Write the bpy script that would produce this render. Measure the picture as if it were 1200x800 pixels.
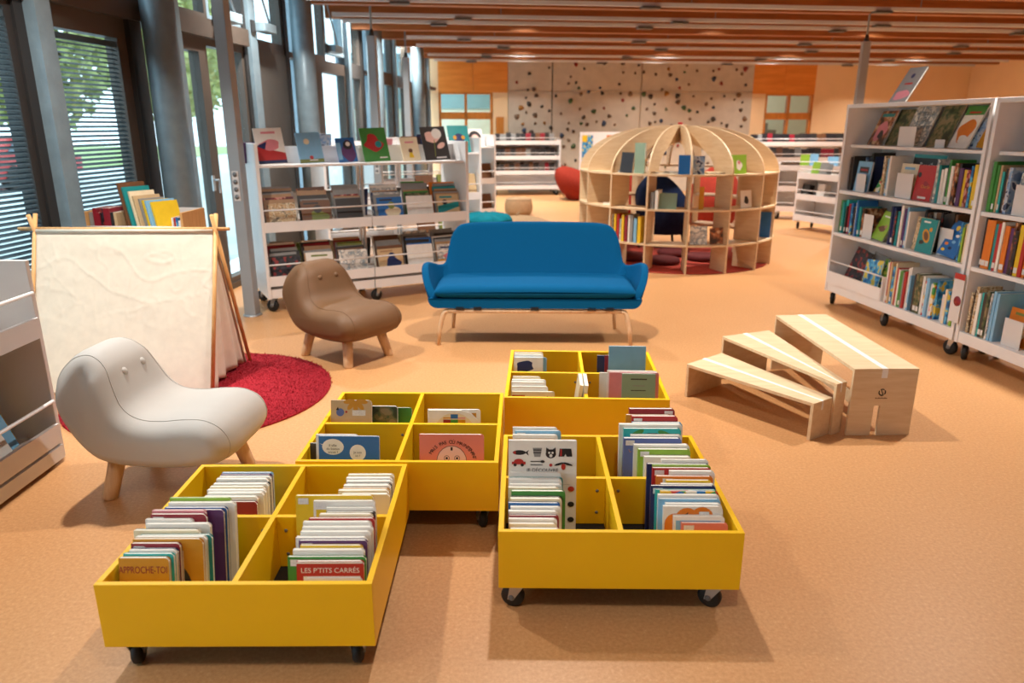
import bpy, bmesh, math, random
from mathutils import Matrix, Vector
for o in list(bpy.data.objects): bpy.data.objects.remove(o)
scene = bpy.context.scene; COL = scene.collection
PI = math.pi
# ------------------------------------------------------------------ camera
cd = bpy.data.cameras.new('camera'); cam = bpy.data.objects.new('camera', cd); COL.objects.link(cam)
cam.location = (0, 0, 1.58); cam.rotation_euler = (math.radians(90 - 16.60), 0, 0)
cd.sensor_width = 36; cd.lens = 852 / 1200 * 36; cd.clip_start = .05; cd.clip_end = 300
cd.dof.use_dof = True; cd.dof.focus_distance = 3.1; cd.dof.aperture_fstop = 2.2
scene.camera = cam
# ------------------------------------------------------------------ world (bright overcast sky) and exposure
w = bpy.data.worlds.new('world'); scene.world = w; w.use_nodes = True
bg = w.node_tree.nodes['Background']; bg.inputs[0].default_value = (.66, .87, 1.0, 1); bg.inputs[1].default_value = 3.4
vs = scene.view_settings; vs.view_transform = 'Standard'; vs.look = 'None'; vs.gamma = 1; vs.use_curve_mapping = False
vs.exposure = 0.0
LAMP_W = 47; LAMP_COL = (1.0, .945, .87)
# ------------------------------------------------------------------ helpers
def lin(h):
    h = h.lstrip('#'); r = []
    for i in (0, 2, 4):
        v = int(h[i:i+2], 16) / 255
        r.append(v / 12.92 if v <= .04045 else ((v + .055) / 1.055) ** 2.4)
    return (*r, 1)
def Tr(x, y, z): return Matrix.Translation((x, y, z))
def Rz(a): return Matrix.Rotation(a, 4, 'Z')
def Rx(a): return Matrix.Rotation(a, 4, 'X')
def Ry(a): return Matrix.Rotation(a, 4, 'Y')
MATS = {}
def nodes(name, rough, metal=0):
    m = bpy.data.materials.new(name); m.use_nodes = True; MATS[name] = m
    nt = m.node_tree; b = nt.nodes['Principled BSDF']
    b.inputs['Roughness'].default_value = rough; b.inputs['Metallic'].default_value = metal
    return m, nt, b
def coords(nt, scale=(1, 1, 1), rnd=False):
    tc = nt.nodes.new('ShaderNodeTexCoord'); mp = nt.nodes.new('ShaderNodeMapping')
    mp.inputs['Scale'].default_value = scale
    nt.links.new(tc.outputs['Object'], mp.inputs[0])
    if rnd:
        oi = nt.nodes.new('ShaderNodeObjectInfo'); mu = nt.nodes.new('ShaderNodeMath'); mu.operation = 'MULTIPLY'; mu.inputs[1].default_value = 37
        nt.links.new(oi.outputs['Random'], mu.inputs[0]); nt.links.new(mu.outputs[0], mp.inputs['Location'])
    return mp.outputs[0]
def noise(nt, vec, scale, detail=3, rough=.5):
    n = nt.nodes.new('ShaderNodeTexNoise'); n.inputs['Scale'].default_value = scale; n.inputs['Detail'].default_value = detail; n.inputs['Roughness'].default_value = rough
    nt.links.new(vec, n.inputs['Vector']); return n.outputs['Fac']
def ramp(nt, fac, stops, const=False):
    r = nt.nodes.new('ShaderNodeValToRGB'); cr = r.color_ramp
    if const: cr.interpolation = 'CONSTANT'
    while len(cr.elements) < len(stops): cr.elements.new(.5)
    for e, (p, c) in zip(cr.elements, stops): e.position = p; e.color = c
    nt.links.new(fac, r.inputs[0]); return r.outputs[0]
def bump(nt, b, fac, strength, dist=.01):
    n = nt.nodes.new('ShaderNodeBump'); n.inputs['Strength'].default_value = strength; n.inputs['Distance'].default_value = dist
    nt.links.new(fac, n.inputs['Height']); nt.links.new(n.outputs[0], b.inputs['Normal'])
def sh(c, k): return tuple(min(1, x * k) for x in c[:3]) + (1,)
def paint(name, hexc, rough=.5, var=.06, scale=6, metal=0, bmp=0, bscale=60):
    m, nt, b = nodes(name, rough, metal); c = lin(hexc); v = coords(nt)
    b_ = ramp(nt, noise(nt, v, scale), [(.3, sh(c, 1 - var)), (.7, sh(c, 1 + var))]); nt.links.new(b_, b.inputs['Base Color'])
    if bmp: bump(nt, b, noise(nt, v, bscale, 2), bmp)
    return m
def wood(name, h1, h2, scale=(2, 30, 30), rough=.5, n=1.5, bmp=.05):
    m, nt, b = nodes(name, rough); v = coords(nt, scale, True); f = noise(nt, v, n, 5, .6)
    nt.links.new(ramp(nt, f, [(.3, lin(h1)), (.7, lin(h2))]), b.inputs['Base Color'])
    if bmp: bump(nt, b, f, bmp, .004)
    return m
def illus(name, cols, scale=14, kind='v', rough=.4):
    m, nt, b = nodes(name, rough); v = coords(nt, (1, 1, 1), True)
    if kind == 'v':
        t = nt.nodes.new('ShaderNodeTexVoronoi'); t.inputs['Scale'].default_value = scale; nt.links.new(v, t.inputs['Vector'])
        s = nt.nodes.new('ShaderNodeSeparateColor'); nt.links.new(t.outputs['Color'], s.inputs[0]); f = s.outputs[0]
        st = [(i / len(cols), lin(c)) for i, c in enumerate(cols)]
    else:
        f = noise(nt, v, scale, 2, .55); k = len(cols); st = [(0 if i == 0 else .34 + .32 * i / k, lin(c)) for i, c in enumerate(cols)]
    nt.links.new(ramp(nt, f, st, True), b.inputs['Base Color']); return m
# basic mesh helpers
def BM(): return bmesh.new()
def box(bm, x0, x1, y0, y1, z0, z1, M=None, mi=0):
    vs_ = [bm.verts.new(Vector(p) if M is None else M @ Vector(p)) for p in ((x0,y0,z0),(x1,y0,z0),(x1,y1,z0),(x0,y1,z0),(x0,y0,z1),(x1,y0,z1),(x1,y1,z1),(x0,y1,z1))]
    for f in ((0,3,2,1),(4,5,6,7),(0,1,5,4),(1,2,6,5),(2,3,7,6),(3,0,4,7)):
        bm.faces.new([vs_[i] for i in f]).material_index = mi
    return bm
def prism(bm, pts, axis, a0, a1, M=None, mi=0):
    """extrude a polygon (list of 2-D points) along axis 'x','y' or 'z' from a0 to a1"""
    def P(p, a):
        v = {'x': (a, p[0], p[1]), 'y': (p[0], a, p[1]), 'z': (p[0], p[1], a)}[axis]
        v = Vector(v); return v if M is None else M @ v
    A = [bm.verts.new(P(p, a0)) for p in pts]; B = [bm.verts.new(P(p, a1)) for p in pts]; n = len(pts)
    fs = [bm.faces.new(A[::-1]), bm.faces.new(B)]
    for i in range(n): fs.append(bm.faces.new((A[i], A[(i+1) % n], B[(i+1) % n], B[i])))
    for f in fs: f.material_index = mi
    return bm
def tube(bm, pts, r, n=8, cap=True, closed=False):
    pts = [Vector(p) for p in pts]; rs = r if isinstance(r, (list, tuple)) else [r] * len(pts); rings = []; up = None
    N = len(pts)
    for i, p in enumerate(pts):
        if closed: t = (pts[(i+1) % N] - pts[i-1]).normalized()
        else: t = (pts[min(i+1, N-1)] - pts[max(i-1, 0)]).normalized()
        if up is None: up = Vector((0, 0, 1)) if abs(t.z) < .9 else Vector((1, 0, 0))
        u = (up - t * up.dot(t)).normalized(); v = t.cross(u); up = u
        rings.append([bm.verts.new(p + (u * math.cos(2*PI*k/n) + v * math.sin(2*PI*k/n)) * rs[i]) for k in range(n)])
    for i in range(N if closed else N - 1):
        a, b = rings[i], rings[(i+1) % N]
        for k in range(n): bm.faces.new((a[k], a[(k+1) % n], b[(k+1) % n], b[k])).smooth = True
    if cap and not closed: bm.faces.new(rings[0][::-1]); bm.faces.new(rings[-1])
    return bm
def lathe(bm, prof, n=20, M=None, smooth=True):
    """profile (r,z) revolved about z"""
    rings = []
    for r, z in prof:
        if r < 1e-6:
            v = Vector((0, 0, z)); rings.append([bm.verts.new(v if M is None else M @ v)])
        else:
            rr = []
            for k in range(n):
                v = Vector((r*math.cos(2*PI*k/n), r*math.sin(2*PI*k/n), z)); rr.append(bm.verts.new(v if M is None else M @ v))
            rings.append(rr)
    for a, b in zip(rings, rings[1:]):
        for k in range(n):
            if len(a) == 1 and len(b) == 1: continue
            if len(a) == 1: f = bm.faces.new((a[0], b[(k+1) % n], b[k]))
            elif len(b) == 1: f = bm.faces.new((a[k], a[(k+1) % n], b[0]))
            else: f = bm.faces.new((a[k], a[(k+1) % n], b[(k+1) % n], b[k]))
            f.smooth = smooth
    return bm
def me_of(bm, name='m', smooth=None):
    bmesh.ops.recalc_face_normals(bm, faces=bm.faces)
    if smooth is not None:
        for f in bm.faces: f.smooth = smooth
    me = bpy.data.meshes.new(name); bm.to_mesh(me); bm.free(); return me
def ob(name, geo, mat=None, parent=None, M=None, bevel=0, smooth=None):
    me = geo if isinstance(geo, bpy.types.Mesh) else me_of(geo, name, smooth)
    o = bpy.data.objects.new(name, me); COL.objects.link(o)
    if mat is not None and len(me.materials) == 0:
        for x in (mat if isinstance(mat, (list, tuple)) else [mat]): me.materials.append(x)
    if parent: o.parent = parent
    if M is not None: o.matrix_basis = M
    if bevel:
        b = o.modifiers.new('bevel', 'BEVEL'); b.width = bevel; b.segments = 2; b.limit_method = 'ANGLE'
    return o
def tag(o, label, cat, group=None, kind=None):
    if label: o['label'] = label
    if cat: o['category'] = cat
    if group: o['group'] = group
    if kind: o['kind'] = kind
    return o
def thing(name, label, cat, M=None, group=None):
    o = bpy.data.objects.new(name, None); COL.objects.link(o); o.empty_display_size = .1
    if M is not None: o.matrix_basis = M
    return tag(o, label, cat, group)
def struct(name, geo, mat, label=None, M=None, bevel=0):
    o = ob(name, geo, mat, None, M, bevel); o['kind'] = 'structure'
    if label: o['label'] = label
    return o
def bx(*a): return box(BM(), *a)
def crom(P, per=4, closed=True):
    out = []; n = len(P)
    for i in range(n if closed else n - 1):
        g = (lambda j: P[j % n]) if closed else (lambda j: P[max(0, min(n-1, j))])
        p0, p1, p2, p3 = g(i-1), g(i), g(i+1), g(i+2)
        for k in range(per):
            t = k / per
            out.append(tuple(.5*((2*b)+(-a+c)*t+(2*a-5*b+4*c-d)*t*t+(-a+3*b-3*c+d)*t**3) for a, b, c, d in zip(p0, p1, p2, p3)))
    if not closed: out.append(tuple(P[-1]))
    return out
_TX = {}
def text_me(body, size, mat, align='CENTER'):
    k = (body, size, mat.name, align)
    if k in _TX: return _TX[k]
    cu = bpy.data.curves.new('t', 'FONT'); cu.body = body; cu.size = size; cu.align_x = align; cu.resolution_u = 3; cu.extrude = 0
    o = bpy.data.objects.new('t', cu); COL.objects.link(o)
    dg = bpy.context.evaluated_depsgraph_get(); dg.update()
    me = bpy.data.meshes.new_from_object(o.evaluated_get(dg)); bpy.data.objects.remove(o)
    me.materials.clear(); me.materials.append(mat); _TX[k] = me; return me
ORD = ['first','second','third','fourth','fifth','sixth','seventh','eighth','ninth','tenth','eleventh','twelfth','thirteenth','fourteenth','fifteenth','sixteenth','seventeenth','eighteenth','nineteenth','twentieth','twenty-first','twenty-second','twenty-third','twenty-fourth','twenty-fifth','twenty-sixth','twenty-seventh','twenty-eighth','twenty-ninth','thirtieth'] + ['%d-th' % i for i in range(31, 80)]
# ------------------------------------------------------------------ materials
M_white = paint('white_lacquer', 'e9e7e6', .35, .02)
M_offw = paint('offwhite_lacquer', 'd9d5d2', .4, .02)
M_yellow = paint('yellow_laminate', 'f3be06', .42, .03, 3)
M_mat = paint('black_mat', '23211f', .8)
M_black = paint('black_rubber', '161616', .6)
M_chrome = paint('zinc_metal', 'b9bcbf', .3, .03, metal=.9)
M_grey = paint('grey_steel', '7d7f80', .45, .05, metal=.3)
M_steel = paint('blue_grey_steel', '8197a3', .42, .1, 9, metal=.15, bmp=.15, bscale=40)  # bluer base colour stands in for daylight falling on the steel
M_frame = paint('brown_aluminium', '4d443d', .5, .06)
M_post = paint('post_grey', '9fa3a6', .45, .04, metal=.2)
M_rail = paint('light_grey_rail', 'd3d8dc', .4, .03)
M_dark = paint('dark_frame', '2b2a2a', .5, .06)
M_panel = paint('dark_grey_panel', '55524e', .6, .05)
M_slat = paint('blind_slat', '3b4c55', .5, .05)
M_birch = wood('birch_plywood', 'd3b48c', 'e0c7a2', (3, 24, 24), .5, 1.6)
M_edge = wood('plywood_edge', 'c9a26c', 'e3c79a', (3, 3, 90), .6, 2)
M_oak = wood('oak_wood', 'd0a880', 'e2c29c', (30, 30, 3), .45, 2)
M_pine = wood('pine_wood', 'c79256', 'dcab70', (30, 30, 3), .5, 2)
M_beam = wood('glulam_beam', '80491f', 'a2622e', (1.2, 20, 18), .55, 1.6)
M_deck = wood('ceiling_deck', '8a4a20', 'a35c2a', (1, 8, 8), .6, 2)
M_wpan = wood('orange_wood_panel', 'd98632', 'ee9c45', (1.2, 10, 10), .5, 1.2)
M_wfr = wood('orange_wood_frame', 'b9702a', 'd08538', (10, 10, 2), .45, 1.5)
M_cream = paint('cream_plaster', 'f0d2a6', .8, .03, 2)
M_climb = paint('climbing_board', 'c2b7a6', .8, .07, 5, bmp=.3, bscale=90)
M_rugred = paint('red_shag', 'b02c38', .95, .12, 60, bmp=1, bscale=160)
M_red = paint('red_fabric', '852a1c', .85, .12, 30)
M_domerug = paint('dome_carpet_red', 'ad3d2c', .9, .1, 30)
M_redcush = paint('dark_red_fabric', '5c2a2a', .85, .12, 30)
M_navy = paint('navy_fabric', '1c2a4a', .85, .12, 30)
M_teal = paint('teal_fabric', '00616f', .85, .15, 12, bmp=.6, bscale=25)
M_blue = paint('petrol_blue_fabric', '005482', .85, .06, 220, bmp=.25, bscale=500)
M_chw = paint('white_leatherette', 'b9b5af', .62, .03, 4, bmp=.04, bscale=300)
M_chb = paint('brown_leatherette', '6d4c2d', .6, .05, 4, bmp=.04, bscale=300)
M_beige = paint('beige_fabric', 'a98d6c', .85, .08, 30)
for _m in ('red_fabric', 'dark_red_fabric', 'navy_fabric', 'teal_fabric', 'petrol_blue_fabric', 'beige_fabric', 'red_shag'): MATS[_m].node_tree.nodes['Principled BSDF'].inputs['Specular IOR Level'].default_value = .12
M_tape = paint('white_tape', 'ece8e4', .4, .02)
M_cloth = paint('cream_canvas', 'e2d8c5', .9, .04, 20, bmp=.1, bscale=400)
M_paper = paint('page_paper', 'e9e4d8', .8, .05, 300)
M_stick = paint('white_sticker', 'dfdcd8', .5, .12, 160)
M_ink = paint('black_ink', '1d1a1c', .6)
def glass():
    m, nt, b = nodes('window_glass', .02); nt.nodes.remove(b)
    t = nt.nodes.new('ShaderNodeBsdfTransparent'); t.inputs[0].default_value = (.93, .97, .97, 1)
    g = nt.nodes.new('ShaderNodeBsdfGlossy'); g.inputs['Roughness'].default_value = .02
    lw = nt.nodes.new('ShaderNodeLayerWeight'); pw = nt.nodes.new('ShaderNodeMath'); pw.operation = 'POWER'; pw.inputs[1].default_value = 4; nt.links.new(lw.outputs['Facing'], pw.inputs[0])
    fr = nt.nodes.new('ShaderNodeMath'); fr.operation = 'MULTIPLY_ADD'; fr.inputs[1].default_value = .8; fr.inputs[2].default_value = .04; nt.links.new(pw.outputs[0], fr.inputs[0])
    mx = nt.nodes.new('ShaderNodeMixShader'); nt.links.new(fr.outputs[0], mx.inputs[0]); nt.links.new(t.outputs[0], mx.inputs[1]); nt.links.new(g.outputs[0], mx.inputs[2])
    nt.links.new(mx.outputs[0], nt.nodes['Material Output'].inputs[0]); return m
M_glass = glass()
def lino():
    m, nt, b = nodes('orange_linoleum', .42); v = coords(nt)
    a = noise(nt, v, 1.1, 4, .55); c1 = ramp(nt, a, [(.3, lin('c08b58')), (.7, lin('ca9562'))])
    f2 = noise(nt, v, 75, 6, .7); c2 = ramp(nt, f2, [(.34, lin('ae794a')), (.5, lin('c48f5c')), (.62, lin('d09e6e')), (.70, lin('e2bd92'))])
    mx = nt.nodes.new('ShaderNodeMix'); mx.data_type = 'RGBA'; mx.inputs[0].default_value = .55
    nt.links.new(c1, mx.inputs[6]); nt.links.new(c2, mx.inputs[7]); nt.links.new(mx.outputs[2], b.inputs['Base Color'])
    bump(nt, b, noise(nt, v, 180, 2), .05, .002); return m
M_lino = lino()
def emit(name, col, s):
    m, nt, b = nodes(name, .5); b.inputs['Base Color'].default_value = (.8, .8, .8, 1)
    b.inputs['Emission Color'].default_value = col; b.inputs['Emission Strength'].default_value = s; return m
M_lampglow = emit('lamp_diffuser', (1, .9, .75, 1), 2)
PALH = dict(white='e8e4dc', cream='e6d6b4', red='b22a2a', crimson='8e2230', orange='dd7a25', yellow='e3bd2a', ochre='cc8f22', green='3f8a3c', lime='8db63a', olive='77833f', teal='1c8a8c', turquoise='2fb0ae', blue='2468ab', navy='1e2d5c', sky='7fb4d6', purple='5b3468', pink='d98791', grey='8c8c8a', black='262428', brown='6f4a30', beige='c8ab82', tan='a98560', dark='33302f')
PAL = {k: paint('cover_' + k, h, .38, .05, 20) for k, h in PALH.items()}
ILL = {
 'forest green': illus('print_forest', ['2c3a2a', '46583a', '6e6a4a', '8a7c5c'], 18, 'n'),
 'sea blue': illus('print_sea', ['1f5f9a', '2f86bf', '5fb0d6', 'd8c24a'], 16, 'n'),
 'autumn brown': illus('print_autumn', ['3a2a22', '6a3f2a', 'a8663c', 'd0b088'], 16, 'n'),
 'pale grey': illus('print_pale', ['d8d4cc', 'bdb8b0', '8f9aa0', 'e8e4da'], 20, 'n'),
 'meadow green': illus('print_meadow', ['7fb440', '5a9a3a', 'c8d060', '3a6a8a'], 18, 'n'),
 'dusky blue': illus('print_dusk', ['5a7aa8', '8aa8cc', 'b8c4d0', '3c4a6a'], 14, 'n'),
 'dark patterned': illus('print_dark', ['1d1c20', '34303a', '8a3030', '2a2a30'], 40, 'v'),
 'red patterned': illus('print_redp', ['7a1f22', '9a2a2a', '5a1a1c', 'c88a7a'], 40, 'v'),
 'beige patterned': illus('print_beigep', ['c9b08a', 'b08a5c', 'd8c8a8', '7a6a50'], 30, 'n'),
 'colourful': illus('print_mix', ['d23a2a', 'e8b82a', '2a7ab8', '3a9a4a', 'e8e0d0'], 26, 'v'),
 'pink and white': illus('print_pinkw', ['e8d8d8', 'd888a0', 'b85a7a', 'f0e8e0'], 16, 'n'),
}
# ================================================================== SETTING
EB = Vector((1, .12, 0)).normalized()           # direction of beams and far wall
AB = math.atan2(.12, 1)
def FB(y0): return Tr(0, y0, 0) @ Rz(AB)        # frame along the far wall / beams, origin on x=0
AF = math.atan2(-.098, 1)                        # facade leans right with distance
FF = Tr(-3.55, 0, 0) @ Rz(AF)                   # facade frame: local y along the facade, local +x into the room
FPOLY = [(-4.15, -5), (13, -5), (13, 24), (-1.35, 24)]
struct('floor', prism(BM(), FPOLY, 'z', -.1, 0), M_lino, 'orange marbled linoleum floor')
struct('wall_right', bx(11.5, 11.7, -5, 24, 0, 3.6), M_cream)
struct('wall_front', bx(-4.5, 11.7, -4.6, -4.4, 0, 3.6), M_wpan)
# ceiling: deck with glulam beams
ceil = struct('ceiling', prism(BM(), FPOLY, 'z', 3.42, 3.5), M_deck, 'dark wooden ceiling deck over deep beams')
beam_me = None
y = 17.0
while y > -5:
    x0 = -3.45 + .085 * y
    g = bx(x0, 13, -.07, .07, 2.95, 3.42)
    ob('beam', g, M_beam, ceil, FB(y)); y -= 1.22
# hanging conduit rails under the beams, with small grey boxes
rl = 0
for k, y in enumerate([17.0, 15.78, 13.95, 12.73, 10.9, 10.29, 9.07]):
    x0 = -2.3 if y < 11 else -1.7
    t = thing('ceiling_rail', ['grey conduit rail under the ceiling, nearest to the climbing wall', 'grey conduit rail under the ceiling, second from climbing wall', 'grey conduit rail under the ceiling, third from climbing wall', 'grey conduit rail under the ceiling, fourth from climbing wall', 'grey conduit rail under the ceiling, fifth from climbing wall', 'grey conduit rail under the ceiling, sixth from climbing wall', 'grey conduit rail at the very top edge of the picture'][k], 'rail', FB(y) , 'conduit rails under the beams')
    ob('rail', box(BM(), x0, 11, -.02, .02, 2.9, 2.945), M_rail, t)
    for j in range(4):
        xx = x0 + .7 + ((k * .37) % 1) + j * 2.9
        ob('junction_box', bx(xx, xx + .22, -.06, .06, 2.875, 2.9), M_panel, t)
        ob('hanger', bx(xx + .6, xx + .61, -.005, .005, 2.945, 3.42), M_grey, t)
# far wall with lintel panels, climbing wall, glazed doors
YB = 18.0
wb = BM(); box(wb, -2.2, -1.72, 0, .2, 0, 3.42); box(wb, -.45, -.1, .0, .2, 0, 2.3); box(wb, 5.9, 6.25, 0, .2, 0, 2.3); box(wb, 7.5, 12, 0, .2, 0, 3.42); box(wb, -.1, 5.9, .04, .2, 0, 3.42)
box(wb, -1.72, -.1, .06, .2, 2.3, 3.42); box(wb, 5.9, 7.5, .06, .2, 2.3, 3.42)
wall = struct('wall_back', wb, M_cream, 'cream far wall with climbing panels', FB(YB))
for a, b in ((-1.72, -.1), (5.9, 7.5)):
    for i in range(2):
        m = (a + b) / 2; xa, xb = (a, m - .004) if i == 0 else (m + .004, b)
        ob('lintel_panel', bx(xa, xb, 0, .06, 2.3, 3.42), M_wpan, wall)
cx = [-.1, .95, 3.1, 5.9]
for i in range(3):
    for (z0, z1) in ((0, 2.33), (2.345, 3.42)):
        ob('climbing_panel', bx(cx[i] + .012, cx[i+1] - .012, -.03, .04, z0, z1), M_climb, wall)
ob('panel_joint', bx(.935, .965, -.02, .04, 0, 3.42), M_dark, wall)
rh = random.Random(5)
hold_mes = []
for i in range(5):
    b = BM(); bmesh.ops.create_icosphere(b, subdivisions=1, radius=1)
    for v in b.verts: v.co = Vector((v.co.x * rh.uniform(.7, 1.3), v.co.y * .7, v.co.z * rh.uniform(.6, 1.2)))
    hold_mes.append(b)
hm = [me_of(b, 'hold', True) for b in hold_mes]
hcols = [paint('hold_' + n, h, .6) for n, h in (('dark', '3d322a'), ('brown', '5e4530'), ('green', '3f5a34'), ('blue', '33415a'), ('red', '8e2f28'), ('ochre', 'a06a28'), ('tan', '7f6248'))]
hmv = {}
pts = []
tries = 0
while len(pts) < 210 and tries < 6000:
    tries += 1
    x = rh.uniform(.0, 5.8); z = rh.uniform(.35, 2.98)
    if z > 2.35 and rh.random() < .45: continue
    if all((x-a)**2 + (z-b)**2 > .017 for a, b in pts): pts.append((x, z))
for i, (x, z) in enumerate(pts):
    mi = rh.randrange(5); ci = rh.choice([0, 0, 0, 1, 1, 1, 6, 6, 2, 3, 4, 5])
    if (mi, ci) not in hmv:
        m = hm[mi].copy(); m.materials.append(hcols[ci]); hmv[(mi, ci)] = m
    s = rh.choice([.035, .04, .045, .055, .07])
    ob('climbing_hold', hmv[(mi, ci)], None, wall, Tr(x, -.04, z) @ Ry(rh.uniform(0, 6)) @ Matrix.Scale(s, 4))
def glazed_door(name, xa, xb, label):
    d = thing(name, label, None, FB(YB)); d['kind'] = 'structure'
    f = BM(); m = (xa + xb) / 2
    for x in (xa, m - .03, xb - .06): box(f, x, x + .06, .02, .14, 0, 2.3)
    box(f, xa, xb, .02, .14, 1.70, 1.86); box(f, xa, xb, .02, .14, 2.26, 2.3); box(f, xa, xb, .02, .14, 0, .2)
    ob('frame', f, M_wfr, d)
    for a, b in ((xa + .06, m - .03), (m + .03, xb - .06)):
        for z0, z1 in ((.2, 1.70), (1.86, 2.26)): ob('pane', bx(a, b, .07, .08, z0, z1), M_glass, d)
    return d
glazed_door('door_1', -1.72, -.45, 'orange timber glazed door left of the climbing wall')
glazed_door('door_2', 6.25, 7.5, 'orange timber glazed door right of the climbing wall')
# rooms seen through the glazed doors
M_room = paint('pale_room', 'd9e0cf', .8, .03); M_roomb = paint('blue_room', '7fa6ad', .8, .03); M_dkst = paint('stair_grey', '6f7068', .8)
struct('wall_beyond', box(bx(-4, 2, 3.2, 3.3, 0, 2.0), -4, 2, 3.15, 3.3, 2.0, 3.4, None, 1), [M_room, M_roomb], None, FB(YB))
struct('wall_stairwell', box(bx(5, 10, 3.2, 3.3, 0, 3.4), 5, 6.9, 3.0, 3.2, 0, 3.4, None, 1), [M_room, M_dkst], None, FB(YB))
st = thing('staircase', 'grey staircase behind the glazed door on the right', 'staircase', FB(YB))
for i in range(9): ob('step', bx(6.9 + i*.26, 7.16 + i*.26, 2.2, 3.1, 0, .18 * (10 - i)), M_dkst, st)
tag(ob('wooden_post_box', bx(-.38, -.2, -.06, .0, 1.3, 1.75), M_wfr, None, FB(YB)), 'small wooden box on the white strip left of climbing wall', 'box')
for i, (x, yy, wl) in enumerate(((-1.2, 1.6, 40), (7, 1.6, 40), (1.0, 1.6, 20))):  # unseen fill lamps, added to light the rooms behind the doors
    L = bpy.data.lights.new('room_fill_light', 'AREA'); L.energy = wl; L.size = .5; L.color = (1, .95, .85)
    lo = bpy.data.objects.new('room_fill_light', L); COL.objects.link(lo); lo.matrix_basis = FB(YB) @ Tr(x, yy, 3.3)
# ------------------------------------------------------------------ facade (left)
wl = BM()
box(wl, -.14, .1, -6, 8.0, 2.34, 2.5); box(wl, -.1, .04, 8.0, 19, 2.34, 2.40); box(wl, -.14, .06, -6, 19, 3.36, 3.5); box(wl, -.14, .06, -6, 19, 0, .06)
wall_l = struct('wall_left', wl, M_frame, 'brown metal glazed facade on the left', FF)
# mullions (local y positions, width, depth, material)
k1 = 1.0048
for (a, b, d0, d1, mt) in [(4.80, 4.88, -.1, .06, M_dark), (4.88, 5.02, -.08, .14, M_steel), (5.94, 6.10, -.1, .08, M_dark), (6.50, 6.62, -.1, .12, M_steel), (7.93, 8.0, -.1, .06, M_dark), (8.0, 8.16, -.1, .1, M_steel), (9.0, 9.1, -.1, .06, M_dark), (9.5, 9.62, -.1, .1, M_steel), (11.2, 11.32, -.1, .1, M_steel), (12.0, 12.08, -.1, .06, M_dark), (12.5, 12.62, -.1, .1, M_steel), (13.9, 14.0, -.1, .1, M_steel), (15.5, 15.6, -.1, .1, M_steel), (16.8, 16.9, -.1, .1, M_steel), (3.2, 3.35, -.1, .12, M_steel), (1.5, 1.6, -.1, .1, M_steel), (0, .1, -.1, .1, M_steel), (-2, -1.9, -.1, .1, M_steel)]:
    ob('mullion', bx(d0, d1, a*k1, b*k1, .06, 3.36), mt, wall_l)
tn = 0
for yc in (0.08, 3.08, 6.08, 9.08, 12.08, 15.08):
    tn += 1
    c = struct('trim_%d' % tn, tube(BM(), [(0, 0, 0), (0, 0, 3.42)], .125, 28), M_steel, 'round blue-grey steel column standing at the glazed facade', FF @ Tr(.24, yc * k1, 0))
# doors and windows in the facade: (name, y0, y1, z0, z1, frame width, material)
dn = 2; wn = 0
def fwin(y0, y1, z0, z1, fw, mt, door=False, label=None):
    global dn, wn
    if door: dn += 1; nm = 'door_%d' % dn
    else: wn += 1; nm = 'window_%d' % wn
    y0 *= k1; y1 *= k1
    f = BM(); box(f, -.06, .04, y0, y0 + fw, z0, z1); box(f, -.06, .04, y1 - fw, y1, z0, z1); box(f, -.06, .04, y0 + fw, y1 - fw, z1 - fw * 1.3, z1); box(f, -.06, .04, y0 + fw, y1 - fw, z0, z0 + fw)
    o = struct(nm, f, mt, label, FF)
    ob('pane', bx(-.02, -.008, y0 + fw, y1 - fw, z0 + fw, z1 - fw * 1.3), M_glass, o)
    return o
fwin(3.35, 4.80, .06, 2.34, .06, M_dark)
d_ = fwin(5.02, 5.94, .06, 2.34, .11, M_frame, True, 'brown framed glazed door with a lowered blind')
fwin(6.62, 7.12, .06, 2.34, .10, M_frame, True, 'narrow brown framed glazed door leaf with handle')
hd = bpy.data.objects['door_4']
hb = BM(); box(hb, .04, .055, 6.99*k1, 7.03*k1, .98, 1.12); tube(hb, [(.05, 7.01*k1, 1.08), (.1, 7.01*k1, 1.08), (.105, 7.02*k1, 1.06), (.1, 7.02*k1, .96)], .011, 8)
ob('door_handle', hb, M_chrome, hd)
fwin(7.12, 7.93, .06, 2.34, .05, M_frame)
for a, b in ((10.15, 11.2), (11.32, 12.0), (13.1, 13.9), (14.0, 14.9), (15.6, 16.8)): fwin(a, b, .06, 2.34, .07, M_frame)
for a, b in ((1.6, 3.2), (.1, 1.5), (-1.9, 0)): fwin(a, b, .06, 2.34, .06, M_frame)
# upper band of windows
ub = [3.35, 4.80, 5.02, 5.94, 6.62, 7.25, 8.0, 9.0, 9.62, 10.4, 11.2, 12.0, 12.62, 13.9, 14.0, 15.0, 15.6, 16.8]
for a, b in zip(ub[::2], ub[1::2]): fwin(a, b, 2.5 if a < 7.9 else 2.4, 3.36, .05, M_frame)
for a, b in ((7.25, 8.0), (10.4, 11.2), (1.6, 3.2), (.1, 1.5), (-1.9, 0)): fwin(a, b, 2.5, 3.36, .05, M_steel)
# opaque dark panels beside the columns
for i, (a, b) in enumerate(((8.16, 9.0), (9.62, 10.15), (12.62, 13.1), (14.9, 15.5))):
    ob('infill_panel', bx(-.08, .05, a*k1, b*k1, .06, 2.34), M_panel, wall_l)
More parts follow.
